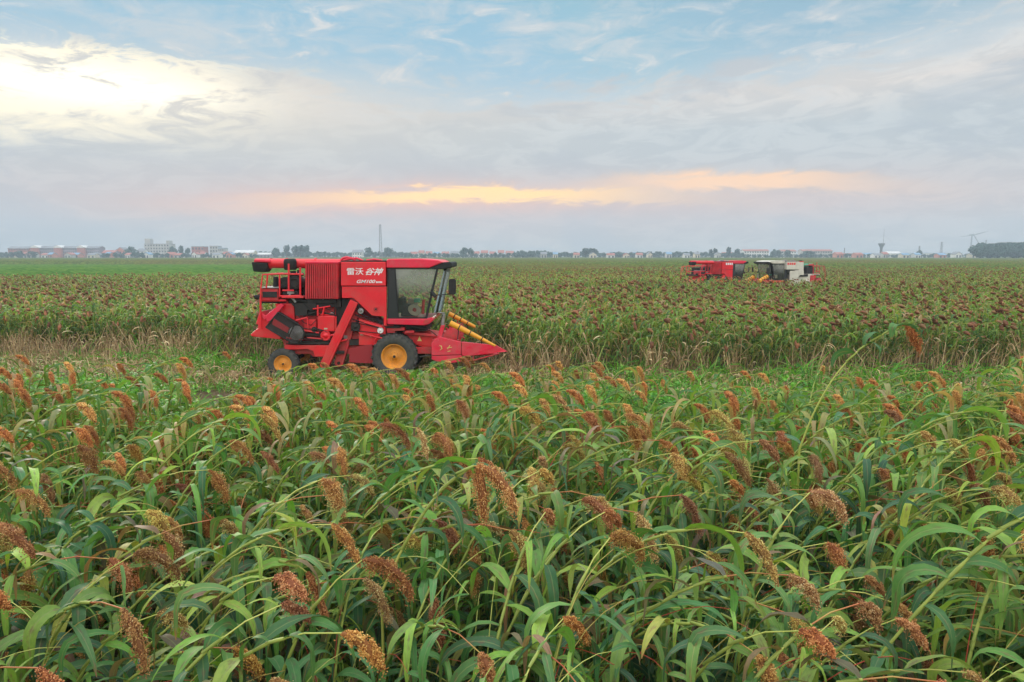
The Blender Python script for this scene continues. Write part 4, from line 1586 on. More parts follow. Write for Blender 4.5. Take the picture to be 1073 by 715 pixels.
    b.build('guard_rail', rear, root)
    b = MB()
    bpx(b, 295, 310.5, 318, 312.5, 0.05, 0.5)
    bpx(b, 273, 314, 300, 316, 0.2, 2.0)
    b.build('service_platform', body, root, 0.006)

    # ---- cab
    c0, c1_ = 0.04, 2.0
    b = MB()
    for y0, y1 in ((c0, c0 + 0.05), (c1_ - 0.05, c1_)):
        ppx(b, [(405.8, 281), (407.2, 281), (407.2, 334), (405.8, 334)], y0, y1)
        ppx(b, [(457.2, 281), (459.4, 281), (447.6, 334), (445.2, 334)], y0, y1)
        ppx(b, [(407.2, 281), (457.2, 281), (457, 282.1), (407.2, 282.1)], y0, y1)
        ppx(b, [(407.2, 332.6), (445.6, 332.6), (445.2, 334), (407.2, 334)], y0, y1)
        ppx(b, [(413.2, 282.1), (414.5, 282.1), (417.8, 332.6), (416.6, 332.6)], y0 + 0.005, y1 - 0.005)
    ppx(b, [(405.8, 281), (407, 281), (407, 334), (405.8, 334)], c0 + 0.05, c1_ - 0.05)
    ppx(b, [(452.0, 302), (454.5, 302), (453.2, 309.5), (450.4, 309.5)], 0.02, 0.10)
    b.tube([hp(452, 306, 0.02), hp(456.5, 311, -0.02)], 0.06, 8)
    cab = b.build('cab', m_black, root, 0.006)
    for y0 in (c0 + 0.012, c1_ - 0.03):
        b = MB()
        ppx(b, [(407.2, 282.1), (413.2, 282.1), (416.6, 332.6), (407.2, 332.6)], y0, y0 + 0.015)
        b.build('rear_lining', principled('smoked_panel', (0.03, 0.033, 0.036), 0.25, spec=0.5), cab)
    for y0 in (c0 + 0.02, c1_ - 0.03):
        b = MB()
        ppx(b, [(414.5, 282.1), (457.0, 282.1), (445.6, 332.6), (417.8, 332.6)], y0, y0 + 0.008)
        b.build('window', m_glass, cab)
    # bulging windscreen
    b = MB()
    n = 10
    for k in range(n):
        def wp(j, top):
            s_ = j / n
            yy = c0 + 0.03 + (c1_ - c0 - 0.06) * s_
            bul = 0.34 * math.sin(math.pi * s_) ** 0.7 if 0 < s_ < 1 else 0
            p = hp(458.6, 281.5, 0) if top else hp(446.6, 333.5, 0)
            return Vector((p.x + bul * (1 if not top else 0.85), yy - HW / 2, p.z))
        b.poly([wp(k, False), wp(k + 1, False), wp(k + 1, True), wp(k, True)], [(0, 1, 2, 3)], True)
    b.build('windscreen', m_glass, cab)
    # roof
    b = MB()
    zt = hp(430, 271.4, 0).z; zb = hp(430, 280.8, 0).z
    prof = [hp(404.6, 280.9), hp(404.6, 272.6), hp(407, 271.4), hp(440, 271.2), hp(459, 272.6), hp(464.5, 275.0), hp(459, 277.2), hp(449.5, 281.0)]
    b.prism([p + Vector((0, 0.02, 0)) for p in prof], (0, 2.06, 0))
    b.build('roof', roof, cab, 0.03)
    b = MB()
    prof = [hp(448.8, 281.6), hp(459.4, 277.4), hp(464.9, 275.2), hp(471, 274.6), hp(473, 276.0), hp(473, 280.0), hp(468, 281.6), hp(463, 282.4)]
    b.prism([p + Vector((0, 0.05, 0)) for p in prof], (0, 2.0, 0))
    b.build('visor', m_black, cab, 0.02)
    for yy in (0.3, 0.8, 1.3, 1.8):
        b = MB()
        b.lathe(hp(467, 282.2, yy), (0.7, 0, -0.5), [(-0.06, 0.001), (-0.05, 0.05), (0.0, 0.075), (0.02, 0.07), (0.02, 0.001)], 14)
        b.build('headlight', m_iron, cab)
    # floor and sill
    b = MB()
    ppx(b, [(405.8, 334.2), (446, 334.2), (453, 332.6), (454, 335.5), (450, 339.5), (445, 341.2), (405.8, 340.0)], 0.02, 2.05)
    b.build('cab_sill', hdr, cab, 0.02)
    b = MB()
    ppx(b, [(443.5, 337.2), (446, 335.4), (451.5, 335.4), (449, 338.4), (446, 340.0), (443.8, 339.8)], 0.006, 0.02)
    b.build('footstep_recess', body_dusty, cab)
    # cab interior
    b = MB()
    s0 = hp(421, 333, 0.9)
    b.box((s0.x - 0.02, -0.30, s0.z), (s0.x + 0.40, 0.20, s0.z + 0.40))
    b.box((s0.x - 0.10, -0.28, s0.z + 0.15), (s0.x + 0.10, 0.18, s0.z + 0.62))
    b.build('seat', m_seat, cab, 0.06)
    b = MB()
    c = hp(434.3, 325, 0.75)
    b.lathe(c, (0.45, -0.75, 0.55), [(0.012, 0.06), (-.012, 0.06), (-0.012, 0.19), (0.0, 0.205), (0.012, 0.19), (0.012, 0.06)], 28)
    sw = b.build('steering_wheel', m_tan, cab)
    b = MB()
    b.lathe(c + Vector((0, -0.02, 0)), (0.45, -0.75, 0.55), [(-.02, 0.001), (-.02, 0.06), (0.03, 0.06), (0.03, 0.001)], 16)
    b.build('wheel_hub', m_redd, sw)
    b = MB()
    b.tube([hp(437, 333, 1.0), c], 0.05, 10)
    b.build('steering_column', m_tan, cab)
    b = MB()
    bpx(b, 427, 313.5, 437, 324, 1.35, 1.6)
    b.build('console', m_tan, cab, 0.04)
    b = MB()
    bpx(b, 433.5, 313, 440, 317.2, 0.95, 1.1)
    b.build('storage_bin', m_green, cab, 0.02)
    b = MB()
    b.tube([hp(444, 314, 0.5), hp(443, 329, 0.5)], 0.045, 12)
    b.build('fire_extinguisher', m_red, cab)
    # mirrors
    for yy, sg in ((-0.02, 1), (2.08, -1)):
        b = MB()
        b.tube([hp(455, 309.5, yy), hp(464, 309.0, yy), hp(471, 308.4, yy), hp(473.5, 305, yy)], 0.015, 8)
        mo = b.build('mirror_arm', m_iron, root)
        b = MB()
        rr = rounded_rect(474.2, 300.6, 7.6, 16.6, 2.2)
        P = [hp(x, y, yy) for x, y in rr]
        # the mirror turns its glass back towards the driver
        cc = hp(474.2, 300.6, yy)
        P = [cc + Vector(((p.x - cc.x) * 0.95, (p.x - cc.x) * 0.45 * sg, p.z - cc.z)) for p in P]
        b.prism(P, (-0.015, 0.03, 0))
        b.build('mirror_plate', m_iron, mo, 0.01)
    # ---- front platform, feeder house
    b = MB()
    ppx(b, [(404, 341), (412, 341), (414, 349), (406, 349)], 0.2, 0.32)
    ppx(b, [(405, 343.5), (424, 343), (424, 346.5), (405, 347.5)], 0.18, 2.0)
    ppx(b, [(424, 347), (434, 346.5), (434, 349), (424, 349.5)], 0.15, 0.4)
    b.tube([hp(424, 349, 0.3), hp(456, 352, 0.3)], 0.05, 8)
    b.build('front_platform', body_dusty, root, 0.01)
    b = MB()
    ppx(b, [(421, 348.5), (436, 349), (458, 352.5), (458, 366), (450, 366), (436, 361.5), (427, 352)], 0.45, 1.85)
    ppx(b, [(434, 350.5), (456, 353), (456, 364.5), (437, 360.5)], 0.42, 0.45)
    fh = b.build('feeder_house', body, root, 0.01)
    b = MB()
    a = [hp(439.6, 352.3, 0.415), hp(442.0, 357.6, 0.415), hp(437.2, 357.6, 0.415)]
    b.prism(a, (0, -0.003, 0))
    b.build('warning_sticker', m_gold, fh)
    b = MB()
    bpx(b, 408, 341.5, 447, 347, 0.5, 1.9)
    b.tube([hp(414, 346, 0.3), hp(430, 342.5, 0.3), hp(446, 345, 0.3)], 0.03, 8)
    b.build('transmission', m_iron, root, 0.01)
    b = MB()
    b.tube([hp(440, 374, 0.5), hp(452, 371.8, 0.5)], 0.022, 8)
    b.build('lift_ram', m_steel, root)

    # ---- header
    hd = empty('header')
    add_child(hd, root)
    b = MB()
    ppx(b, [(452.5, 356), (461, 353.8), (470, 355), (473, 358), (473, 379), (465, 381), (452.5, 376.6)], 0.08, FAR - 0.08)
    b.build('header_body', body_dusty, hd, 0.01)
    b = MB()
    c = hp(474, 353.5, 0.25)
    b.lathe(c, (0, 1, 0), [(0, 0.001), (0, 0.26), (1.8, 0.26), (1.8, 0.001)], 24)
    for k in range(40):
        a = k * 0.55
        y_ = k * 0.045
        b.tube([c + Vector((math.cos(a) * .25, y_, math.sin(a) * .25)), c + Vector((math.cos(a) * .34, y_, math.sin(a) * .34))], 0.02, 4)
    b.build('header_auger', m_redd, hd)
    for (y0, w_, nm) in ((0.0, 0.16, 'divider'), (FAR - 0.16, 0.16, 'divider')):
        b = MB()
        ppx(b, [(451.9, 360), (456, 355.8), (461, 353.4), (483.3, 358.6), (483.0, 371.8), (452.2, 372.6)], y0, y0 + w_)
        ppx(b, [(452.2, 373.3), (483, 372.4), (487.5, 378.5), (465, 381.8), (452.2, 376.7)], y0 + 0.01, y0 + w_ - 0.01)
        dv = b.build(nm, hdr, hd, 0.012)
        b = MB()
        A = [(484.0, 358.6), (519.8, 362.2), (531.6, 368.6), (487.5, 373.6), (484.0, 372.4)]
        P = [hp(x, y, y0) for x, y in A]
        Q = [p + Vector((0, w_ * k, 0)) for p, k in zip(P, (1.0, 0.75, 0.3, 1.0, 1.0))]
        P = [p + Vector((0, w_ * k, 0)) for p, k in zip(P, (0, 0.25, 0.5, 0, 0))]
        n = 5
        b.poly(P + Q, [tuple(range(n)), tuple(range(2 * n - 1, n - 1, -1))] + [(i, i + n, (i + 1) % n + n, (i + 1) % n) for i in range(n)])
        b.build('divider_snout', hdr, dv, 0.008)
        b = MB()
        b.tube([hp(489, 379, y0 + .05), hp(489, 374, y0 + .05)], 0.025, 6)
        b.tube([hp(496, 378, y0 + .05), hp(496, 373, y0 + .05)], 0.02, 6)
        b.tube([hp(487, 379, y0 + .05), hp(497, 377.5, y0 + .05), hp(520, 371.5, y0 + .05)], 0.02, 6)
        b.build('snout_brace', body_dusty, dv)
    # inner row snouts
    for yy in (0.62, 1.10, 1.58):
        b = MB()
        P0, P1 = hp(473, 368, yy), hp(524, 371, yy)
        n = 8
        b.lathe(P0, (P1 - P0), [(0, 0.001), (0, 0.17), (0.5, 0.13), ((P1 - P0).length * 0.9, 0.04), ((P1 - P0).length, 0.005)], 10)
        b.build('row_snout', hdr, hd)
    b = MB()
    b.tube([hp(464.8, 329, 0.35), hp(463.5, 341.5, 0.35)], 0.055, 10)
    b.tube([hp(460.5, 327.8, 0.35), hp(466, 328.2, 0.35)], 0.02, 6)
    po = b.build('header_post', m_steel, hd)
    b = MB()
    ppx(b, [(462.0, 341), (466.0, 341), (462.5, 355), (457.8, 355)], 0.25, 0.42)
    b.build('post_bracket', hdr, po, 0.008)
    # yellow stalk guides
    for (p, q, yy, r0, r1) in (((471.5, 338.5), (519, 362.6), 0.06, 0.088 * guide, 0.035 * guide ** 1.5), ((470.5, 328.8), (498, 342.8), 1.9, 0.075 * guide, 0.05 * guide ** 1.5)):
        b = MB()
        P, Q = hp(*p, yy), hp(*q, yy)
        rr = [r0 + (r1 - r0) * (k / 6) ** 1.5 for k in range(7)]
        b.tube([P.lerp(Q, k / 6) for k in range(7)], rr, 16)
        yg = b.build('stalk_guide', m_yellow, hd)
        b = MB()
        for s_ in (0.2, 0.44, 0.70):
            m_ = P.lerp(Q, s_); d = (Q - P).normalized()
            rad = (r0 + (r1 - r0) * s_ ** 1.5) * 1.08
            b.tube([m_ - d * 0.015, m_ + d * 0.015], rad, 14)
        b.tube([P.lerp(Q, 0.2), P.lerp(Q, 0.2) + Vector((-0.05, 0, -0.35))], 0.015, 6)
        b.tube([P.lerp(Q, 0.7), P.lerp(Q, 0.7) + Vector((0.0, 0, -0.18))], 0.015, 6)
        b.build('clamp', m_iron, yg)
    if main:
        for (px, py, w_, h_, yd, mt) in ((341.3, 344.6, 3.6, 1.6, 0.155, m_tan), (379.2, 350.8, 3.4, 1.6, 0.19, m_tan), (389.5, 352.4, 3.6, 1.4, 0.19, m_tan), (362.2, 353.4, 3.6, 3.4, 0.255, m_steel), (348, 328, 3.2, 1.0, 0.18, m_steel)):
            b = MB()
            bpx(b, px - w_ / 2, py - h_ / 2, px + w_ / 2, py + h_ / 2, yd - 0.006, yd + 0.001)
            b.build('sticker', mt, root)
        # hoses, cables and chaff caught on ledges
        b = MB()
        for pts_ in ([(312, 330), (318, 338), (326, 341), (331, 336)], [(352, 322), (356, 330), (354, 345), (358, 352)], [(366, 322), (384, 332), (400, 338), (404, 343)],
                     [(300, 357), (318, 359), (338, 356), (352, 359)], [(420, 341), (436, 347), (450, 346), (458, 352)], [(318, 318), (326, 326), (340, 322), (350, 328)], [(454, 345), (461, 338), (464, 330)]):
            P = [hp(x, y, 0.14) for x, y in pts_]
            b.tube(P, 0.012, 5)
        b.build('hose', m_black, root)
        b = MB()
        rr_ = random.Random(3)
        for (xa, xb, y, d0, d1) in ((322, 352, 313.9, 0.15, 0.5), (298, 346, 361.6, 0.18, 0.4), (333, 351, 328.8, 0.2, 0.4), (405, 424, 343.0, 0.2, 0.8), (455, 483, 356.5, 0.0, 0.16), (274, 292, 301.0, 0.15, 0.8), (436, 456, 350.2, 0.5, 1.2)):
            for k in range(26):
                c = hp(rr_.uniform(xa, xb), y, rr_.uniform(d0, d1)); a_ = rr_.uniform(0, 6.28); l_ = rr_.uniform(0.02, 0.07)
                b.tube([c, c + Vector((math.cos(a_) * l_, math.sin(a_) * l_, rr_.uniform(-0.01, 0.03)))], 0.004, 3)
        tag(b.build('chaff', m_tan, root), kind='stuff')
        # worn gold marks on the near divider
        b = MB()
        yy = -0.004
        b.tube([hp(460.5, 362, yy), hp(462.5, 363, yy), hp(463, 365.5, yy), hp(460.8, 367.3, yy)], [0.006, 0.018, 0.02, 0.006], 5)
        b.tube([hp(469, 366, yy), hp(471.5, 362, yy)], 0.012, 5)
        b.tube([hp(468.4, 365, yy), hp(473.5, 364, yy)], 0.012, 5)
        b.tube([hp(469, 368.5, yy), hp(472, 368, yy)], 0.012, 5)
        b.build('emblem', m_gold, hd)
    return root


H1 = make_harvester('combine_harvester', (HX, YN + HW / 2, 0), 0, m_red, m_redd, m_hred, m_hred)
tag(H1, 'large red combine harvester with orange rims cutting along the crop edge, seen side on', 'combine harvester')
H2 = make_harvester('combine_harvester', (*H2P, 0), R(27), m_red, m_redd, m_hred, m_hred, main=False, sides='red')
tag(H2, 'distant red combine harvester sunk in the far sorghum, left of the white one', 'combine harvester')
H3 = make_harvester('combine_harvester', (*H3P, 0), R(180 + 14), m_cream, m_cream, m_red, m_cream, main=False, auger_mat=m_green, rear=m_redd, guide=2.2)
tag(H3, 'distant white combine harvester with green discharge tube and dark glazed cab', 'combine harvester')

H2.scale = (0.90, 0.90, 0.90)
H3.scale = (0.80, 0.90, 0.87)
for ch in KIDS[H3.name]:
    if ch.name.startswith('unloading_auger'):
        ch.location.z = -0.38
    if ch.name.startswith('header'):
        ch.location.z = 0.38
for ch in KIDS[H2.name]:
    if ch.name.startswith('unloading_auger'):
        ch.location = (-0.9, -0.45, 0.0)      # swung a little outwards

H2.scale = (0.90, 0.90, 0.90)
H3.scale = (0.80, 0.90, 0.87)
for ch in KIDS[H3.name]:
    if ch.name.startswith('unloading_auger'):
        ch.location.z = -0.38
    if ch.name.startswith('header'):
        ch.location.z = 0.38
for ch in KIDS[H2.name]:
    if ch.name.startswith('unloading_auger'):
        ch.location = (-0.9, -0.45, 0.0)      # swung a little outwards

H2.scale = (0.90, 0.90, 0.90)
H3.scale = (0.80, 0.90, 0.87)
for ch in KIDS[H3.name]:
    if ch.name.startswith('unloading_auger'):
        ch.location.z = -0.30

H2.scale = (0.90, 0.90, 0.90)
H3.scale = (0.80, 0.90, 0.87)
for ch in KIDS[H3.name]:
    if ch.name.startswith('unloading_auger'):
        ch.location.z = -0.30

for h in (H2, H3):
    h.scale = (0.90, 0.90, 0.92)
for ch in KIDS[H3.name]:
    if ch.name.startswith('unloading_auger'):
        ch.location.z = -0.30

for h in (H2, H3):
    h.scale = (0.90, 0.90, 0.92)
for ch in KIDS[H3.name]:
    if ch.name.startswith('unloading_auger'):
        ch.location.z = -0.30

for h in (H2, H3):
    h.scale = (0.90, 0.90, 0.92)
for ch in KIDS[H3.name]:
    if ch.name.startswith('unloading_auger'):
        ch.location.z = -0.30

for h in (H2, H3):
    h.scale = (0.90, 0.90, 0.92)
for ch in KIDS[H3.name]:
    if ch.name.startswith('unloading_auger'):
        ch.location.z = -0.30

for h in (H2, H3):
    h.scale = (0.90, 0.90, 0.92)
for ch in KIDS[H3.name]:
    if ch.name.startswith('unloading_auger'):
        ch.location.z = -0.30

for h in (H2, H3):
    h.scale = (0.90, 0.90, 0.92)
for ch in KIDS[H3.name]:
    if ch.name.startswith('unloading_auger'):
        ch.location.z = -0.30

for h in (H2, H3):
    h.scale = (0.90, 0.90, 0.92)
for ch in KIDS[H3.name]:
    if ch.name.startswith('unloading_auger'):
        ch.location.z = -0.30

# ================================================================ THE HORIZON
M_TREE = principled('tree_foliage', (0.022, 0.075, 0.050), 0.8, var=0.35, vscale=0.6)
M_TREED = principled('poplar_foliage', (0.020, 0.065, 0.050), 0.8, var=0.3, vscale=0.6)
M_BARK = principled('bark', (0.12, 0.09, 0.07), 0.9)


def crown_mesh(seed, w, h, n, col, z0=0.2):
    """leaf clumps spread through an uneven crown volume"""
    rng = random.Random(seed)
    b = MB()
    lobes = [(rng.uniform(-0.3, 0.3) * w, rng.uniform(-0.3, 0.3) * w, h * rng.uniform(0.35, 0.78), rng.uniform(0.22, 0.36)) for _ in range(7)]
    lobes.append((0, 0, h * 0.82, 0.2))
    for k in range(n):
        lx, ly, lz, lr = lobes[rng.randrange(len(lobes))]
        d = Vector((rng.gauss(0, 1), rng.gauss(0, 1), rng.gauss(0, 1))).normalized()
        rr = rng.uniform(0.55, 1.05)
        c = Vector((lx + d.x * lr * w * rr, ly + d.y * lr * w * rr, lz + d.z * lr * h * 0.75 * rr))
        if c.z < h * z0: c.z = h * z0 + rng.uniform(0, 0.1) * h
        s = 0.075 * (w + h) * 0.5 * rng.uniform(0.6, 1.4)
        nrm = (d + Vector((rng.gauss(0, .5), rng.gauss(0, .5), rng.gauss(0, .5)))).normalized()
        a = nrm.orthogonal().normalized(); e = nrm.cross(a)
        m = rng.randint(4, 5)
        b.poly([c + (a * math.cos(2 * math.pi * i / m) + e * math.sin(2 * math.pi * i / m)) * s * rng.uniform(0.7, 1.2) for i in range(m)], [tuple(range(m))])
    me = bpy.data.meshes.new('crown'); me.from_pydata(b.v, [], b.f); me.materials.append(col); me.update()
    return me


def trunk_mesh(h, r):
    b = MB()
    b.tube([(0, 0, 0), (0.02 * h, 0, h * 0.3), (0, 0.01 * h, h * 0.75)], [r, r * 0.7, r * 0.2], 7)
    b.tube([(0.02 * h, 0, h * 0.3), (0.15 * h, 0.03 * h, h * 0.6)], [r * 0.5, r * 0.1], 5)
    b.tube([(0.02 * h, 0, h * 0.35), (-0.14 * h, -0.04 * h, h * 0.62)], [r * 0.5, r * 0.1], 5)
    me = bpy.data.meshes.new('trunk'); me.from_pydata(b.v, [], b.f); me.materials.append(M_BARK); me.update()
    return me


# unit trees: 10 m tall
ROUND = [crown_mesh(1 + i, 9, 10, 420, M_TREE) for i in range(4)]
TALLC = [crown_mesh(20 + i, 4.5, 10, 360, M_TREED, 0.12) for i in range(3)]
TRUNK = trunk_mesh(10, 0.3)


def tree(pxc, ptop, Y, kind, label, group=None, wpx=None):
    top = at(pxc, ptop, Y).z
    x = at(pxc, 268, Y).x
    e = empty('tree', (x, Y, 0), rnd.uniform(0, 6.28))
    s = top / 9.6
    wsc = s
    if wpx:
        wsc = wpx * Y / FPX / (9.0 if kind == 'round' else 4.5)
    e.scale = (wsc, wsc, s)
    tag(e, label, 'tree', group)
    for nm, me in (('trunk', TRUNK), ('crown', rnd.choice(ROUND if kind == 'round' else TALLC))):
        o = bpy.data.objects.new(nm, me); COL.objects.link(o); add_child(o, e)


def wallm(name, col): return principled(name, col, 0.85, var=0.12, vscale=0.15)


W_GREY = wallm('grey_render', (0.50, 0.49, 0.46)); W_WHITE = wallm('white_render', (0.78, 0.77, 0.74)); W_CREAM = wallm('cream_render', (0.72, 0.64, 0.50))
W_RED = wallm('red_brick', (0.42, 0.14, 0.11)); W_PINK = wallm('orange_brick', (0.60, 0.24, 0.17)); W_BLUE = wallm('blue_grey_render', (0.30, 0.25, 0.30))
W_TEAL = wallm('teal_sheet', (0.20, 0.36, 0.38))
RF_RED = wallm('red_roof', (0.42, 0.15, 0.12)); RF_BLUE = wallm('blue_roof', (0.20, 0.34, 0.48)); RF_WHITE = wallm('pale_roof', (0.72, 0.72, 0.70)); RF_GREY = wallm('grey_roof', (0.24, 0.25, 0.27))
M_WIN = principled('window_glass', (0.06, 0.08, 0.10), 0.2)


def building(name, label, cat, px0, px1, ptop, Y, wall, roofm, depth=12, roof='gable', floors=2, nwin=4, group=None, ridge=None, extra=None, doorm=None):
    a = at(px0, ptop, Y); c = at(px1, ptop, Y)
    w = c.x - a.x; H = a.z
    e = empty(name, ((a.x + c.x) / 2, Y, 0))
    tag(e, label, cat, group)
    hw = w / 2
    eav = H if roof == 'flat' else H * (0.72 if floors < 3 else 0.84)
    b = MB()
    b.box((-hw, 0, 0), (hw, depth, eav))
    if roof == 'gable_side':
        b.prism([(-hw, 0.0, eav), (-hw, depth, eav), (-hw, depth / 2, H - 0.05)], (0.3, 0, 0))
        b.prism([(hw, 0.0, eav), (hw, depth, eav), (hw, depth / 2, H - 0.05)], (-0.3, 0, 0))
    if roof == 'gable_front':
        b.prism([(-hw, 0.0, eav + 0.002), (hw, 0.0, eav + 0.002), (0, 0, H - 0.1)], (0, 0.3, 0))
    b.build('wall', wall, e)
    b = MB()
    if roof == 'flat':
        b.box((-hw - 0.2, -0.2, H), (hw + 0.2, depth + 0.2, H + 0.5))
    elif roof == 'gable_front':
        b.prism([(-hw - 0.5, -0.5, eav - 0.2), (-hw - 0.5, -0.5, eav + 0.15), (0, -0.5, H + 0.3), (hw + 0.5, -0.5, eav + 0.15), (hw + 0.5, -0.5, eav - 0.2), (0, -0.5, H - 0.05)], (0, depth + 1, 0))
    else:
        b.prism([(-hw - 0.4, -0.6, eav - 0.15), (-hw - 0.4, -0.6, eav + 0.2), (-hw - 0.4, depth / 2, H + 0.2), (-hw - 0.4, depth + 0.6, eav + 0.2), (-hw - 0.4, depth + 0.6, eav - 0.15), (-hw - 0.4, depth / 2, H - 0.15)], (w + 0.8, 0, 0))
    b.build('roof', roofm, e)
    # windows share one mesh
    if nwin:
        b = MB()
        ww = min(1.8, w / nwin * 0.5)
        fh = eav / floors
        b.box((-ww / 2, -0.08, -0.3 * fh), (ww / 2, 0.02, 0.2 * fh))
        me = bpy.data.meshes.new('window'); me.from_pydata(b.v, [], b.f); me.materials.append(M_WIN)
        for f in range(floors):
            for k in range(nwin):
                o = bpy.data.objects.new('window', me); COL.objects.link(o); add_child(o, e)
                o.location = (-hw + w * (k + 0.5) / nwin, 0, (f + 0.6) * fh)
    return e


# --- far left estate: three brick-gabled blocks with long blue-grey fronts
building('apartment_block', 'faded red brick apartment block at the left edge of the skyline', 'apartment block', 8, 30, 258.5, 820, W_RED, RF_GREY, 14, 'gable_side', 4, 8)
for k, (p, q) in enumerate(((32.5, 55.5), (56.5, 80), (81, 103.5))):
    lab = ['first', 'second', 'third'][k] + ' from the left of three matching blocks with brick gable and pale roof'
    e = building('apartment_block', lab, 'apartment block', p + 8, q, 258, 800, W_BLUE, RF_GREY, 12, 'gable_side', 4, 7, 'matching blocks with brick gables')
    a = at(p, 258, 798); c = at(p + 8, 258, 798)
    b = MB(); w = c.x - a.x; hh = a.z
    ox = a.x - e.location.x
    b.box((ox, -3, 0), (ox + w, 9, hh * 0.86)); b.build('gable_wing', W_RED, e)
    b = MB(); b.prism([(ox - .4, -3.4, hh * 0.86), (ox - .4, -3.4, hh * .90), (ox + w / 2, -3.4, hh * 1.06), (ox + w + .4, -3.4, hh * 0.90), (ox + w + .4, -3.4, hh * 0.86)], (0, 13, 0)); b.build('wing_roof', RF_WHITE, e)
building('house', 'low blue-grey house left of the orange brick building', 'house', 107, 120, 262.5, 790, W_BLUE, RF_RED, 10, 'gable_side', 2, 4)
building('house', 'orange brick building right of the three matching blocks', 'house', 120.5, 131, 259.5, 800, W_PINK, RF_GREY, 12, 'gable_front', 2, 3)
building('house', 'pale house between a round tree and the big grey block', 'house', 143.5, 150.5, 260.5, 830, W_WHITE, RF_GREY, 10, 'gable_side', 2, 2)
# --- big pale block with two roof towers
e = building('office_block', 'big pale grey block with a tower at each end of its roof', 'office block', 151, 177, 256, 850, W_GREY, RF_GREY, 16, 'flat', 5, 9)
for (p, q, tp) in ((151, 156.5, 250.2), (173.5, 177, 252.2)):
    a = at(p, tp, 850); c = at(q, tp, 850); base = at(p, 256, 850).z
    b = MB(); b.box((a.x - e.location.x, 1, base + 0.5), (c.x - e.location.x, 9, a.z)); b.build('roof_tower', W_GREY, e)
building('house', 'red building with teal upper floor between the trees', 'house', 200.5, 213.5, 258.7, 820, W_RED, W_TEAL, 12, 'flat', 3, 4)
building('house', 'small white house below the red and teal building', 'house', 209, 214, 264, 790, W_WHITE, RF_RED, 8, 'gable_side', 1, 2)
building('office_block', 'grey flat-roofed block left of the cream shed', 'office block', 219.5, 228, 258.2, 830, W_GREY, RF_GREY, 12, 'flat', 4, 3)
building('office_block', 'lower grey annex beside the grey flat-roofed block', 'office block', 228.3, 234.5, 260.5, 830, W_GREY, RF_BLUE, 12, 'flat', 3, 3)
building('house', 'white house with red roof in front of the grey annex', 'house', 233, 241, 264, 790, W_WHITE, RF_RED, 9, 'gable_side', 1, 3)
building('shed', 'long cream shed left of the big red harvester', 'shed', 245, 265, 262.3, 800, W_CREAM, RF_WHITE, 14, 'gable_side', 2, 8)
building('house', 'low pale house between the left tree pair and the lattice mast', 'house', 369, 379, 262, 830, W_WHITE, RF_GREY, 10, 'gable_side', 2, 4)
building('shed', 'long blue-grey shed low behind the red harvester tube', 'shed', 268, 283, 265, 850, W_BLUE, RF_WHITE, 14, 'gable_side', 1, 4)
hs = [(430, 437, 264, 0, 1), (438.5, 444, 262.6, 1, 1), (446, 452, 263.6, 0, 1), (454, 460, 264.2, 1, 2), (463, 470, 263.8, 0, 1), (472, 480, 263.2, 2, 3), (483, 493, 262.8, 0, 3),
      (496, 502, 263.6, 0, 1), (504, 511, 262.6, 2, 1), (513, 519, 263.8, 0, 1), (522, 528, 262.4, 0, 1), (530, 538, 263.2, 1, 1), (545, 550, 264.2, 0, 1)]
for (p, q, tp, wi, ri) in hs:
    wl = (W_WHITE, W_CREAM, W_GREY)[wi]; rf = (RF_WHITE, RF_RED, RF_BLUE, RF_GREY)[ri]
    nm = ('white', 'cream', 'grey')[wi]; rn = ('pale', 'red', 'blue', 'grey')[ri]
    building('house', 'small %s village house with %s roof between the lattice mast and mid skyline' % (nm, rn), 'house', p, q, tp, 860 + rnd.uniform(-20, 20), wl, rf, 9, 'gable_side', 2, 3, 'village houses on the middle skyline')
rh = random.Random(12)
for (p0, p1, n_) in ((2, 105, 9), (106, 268, 9), (560, 760, 12), (872, 1024, 9)):
    for k in range(n_):
        p = p0 + (p1 - p0) * (k + rh.uniform(0.1, 0.8)) / n_
        wl = rh.choice((W_WHITE, W_GREY, W_CREAM, W_PINK)); rf = rh.choice((RF_RED, RF_RED, RF_GREY, RF_BLUE))
        building('house', 'small far-off house low in the haze among the skyline trees', 'house', p, p + rh.uniform(4, 8), rh.uniform(264.2, 265.8), 735 + rh.uniform(-8, 8), wl, rf, 9, rh.choice(('gable_side', 'gable_side', 'gable_front')), 1, 2, 'small far-off houses in the haze')
for (p, q, tp) in ((576, 581, 265), (640, 645, 264.3), (652, 657, 265), (664, 668, 264.6), (688, 694, 265.2)):
    building('house', 'tiny pale house low in the tree belt at the middle of the skyline', 'house', p, q, tp, 900, W_WHITE, RF_BLUE, 9, 'gable_side', 1, 3, 'tiny pale houses in the tree belt')
building('apartment_block', 'white apartment block with red roof just left of the white harvester', 'apartment block', 780, 806, 261.6, 840, W_WHITE, RF_RED, 14, 'gable_side', 3, 10)
building('apartment_block', 'narrow white apartment block with red roof above the white harvester', 'apartment block', 819, 834.5, 261.8, 840, W_WHITE, RF_RED, 14, 'gable_side', 3, 6)
building('apartment_block', 'long pale apartment block with red roof right of the white harvester', 'apartment block', 841, 872.5, 261.6, 840, W_GREY, RF_RED, 14, 'gable_side', 3, 12)
for k, (p, q, tp, ri) in enumerate(((758, 768, 264.5, 0), (770, 779, 264.8, 1), (876, 883, 265.4, 1), (886, 893, 265.6, 0), (895, 903, 265.4, 2), (905, 916, 265.2, 1), (930, 944, 263.6, 2), (945, 952, 265.4, 0))):
    building('house', 'low pale house strung along the skyline around the water tower', 'house', p, q, tp, 880, W_WHITE, (RF_RED, RF_BLUE, RF_WHITE)[ri], 10, 'gable_side', 1, 4, 'low pale houses on the right skyline')
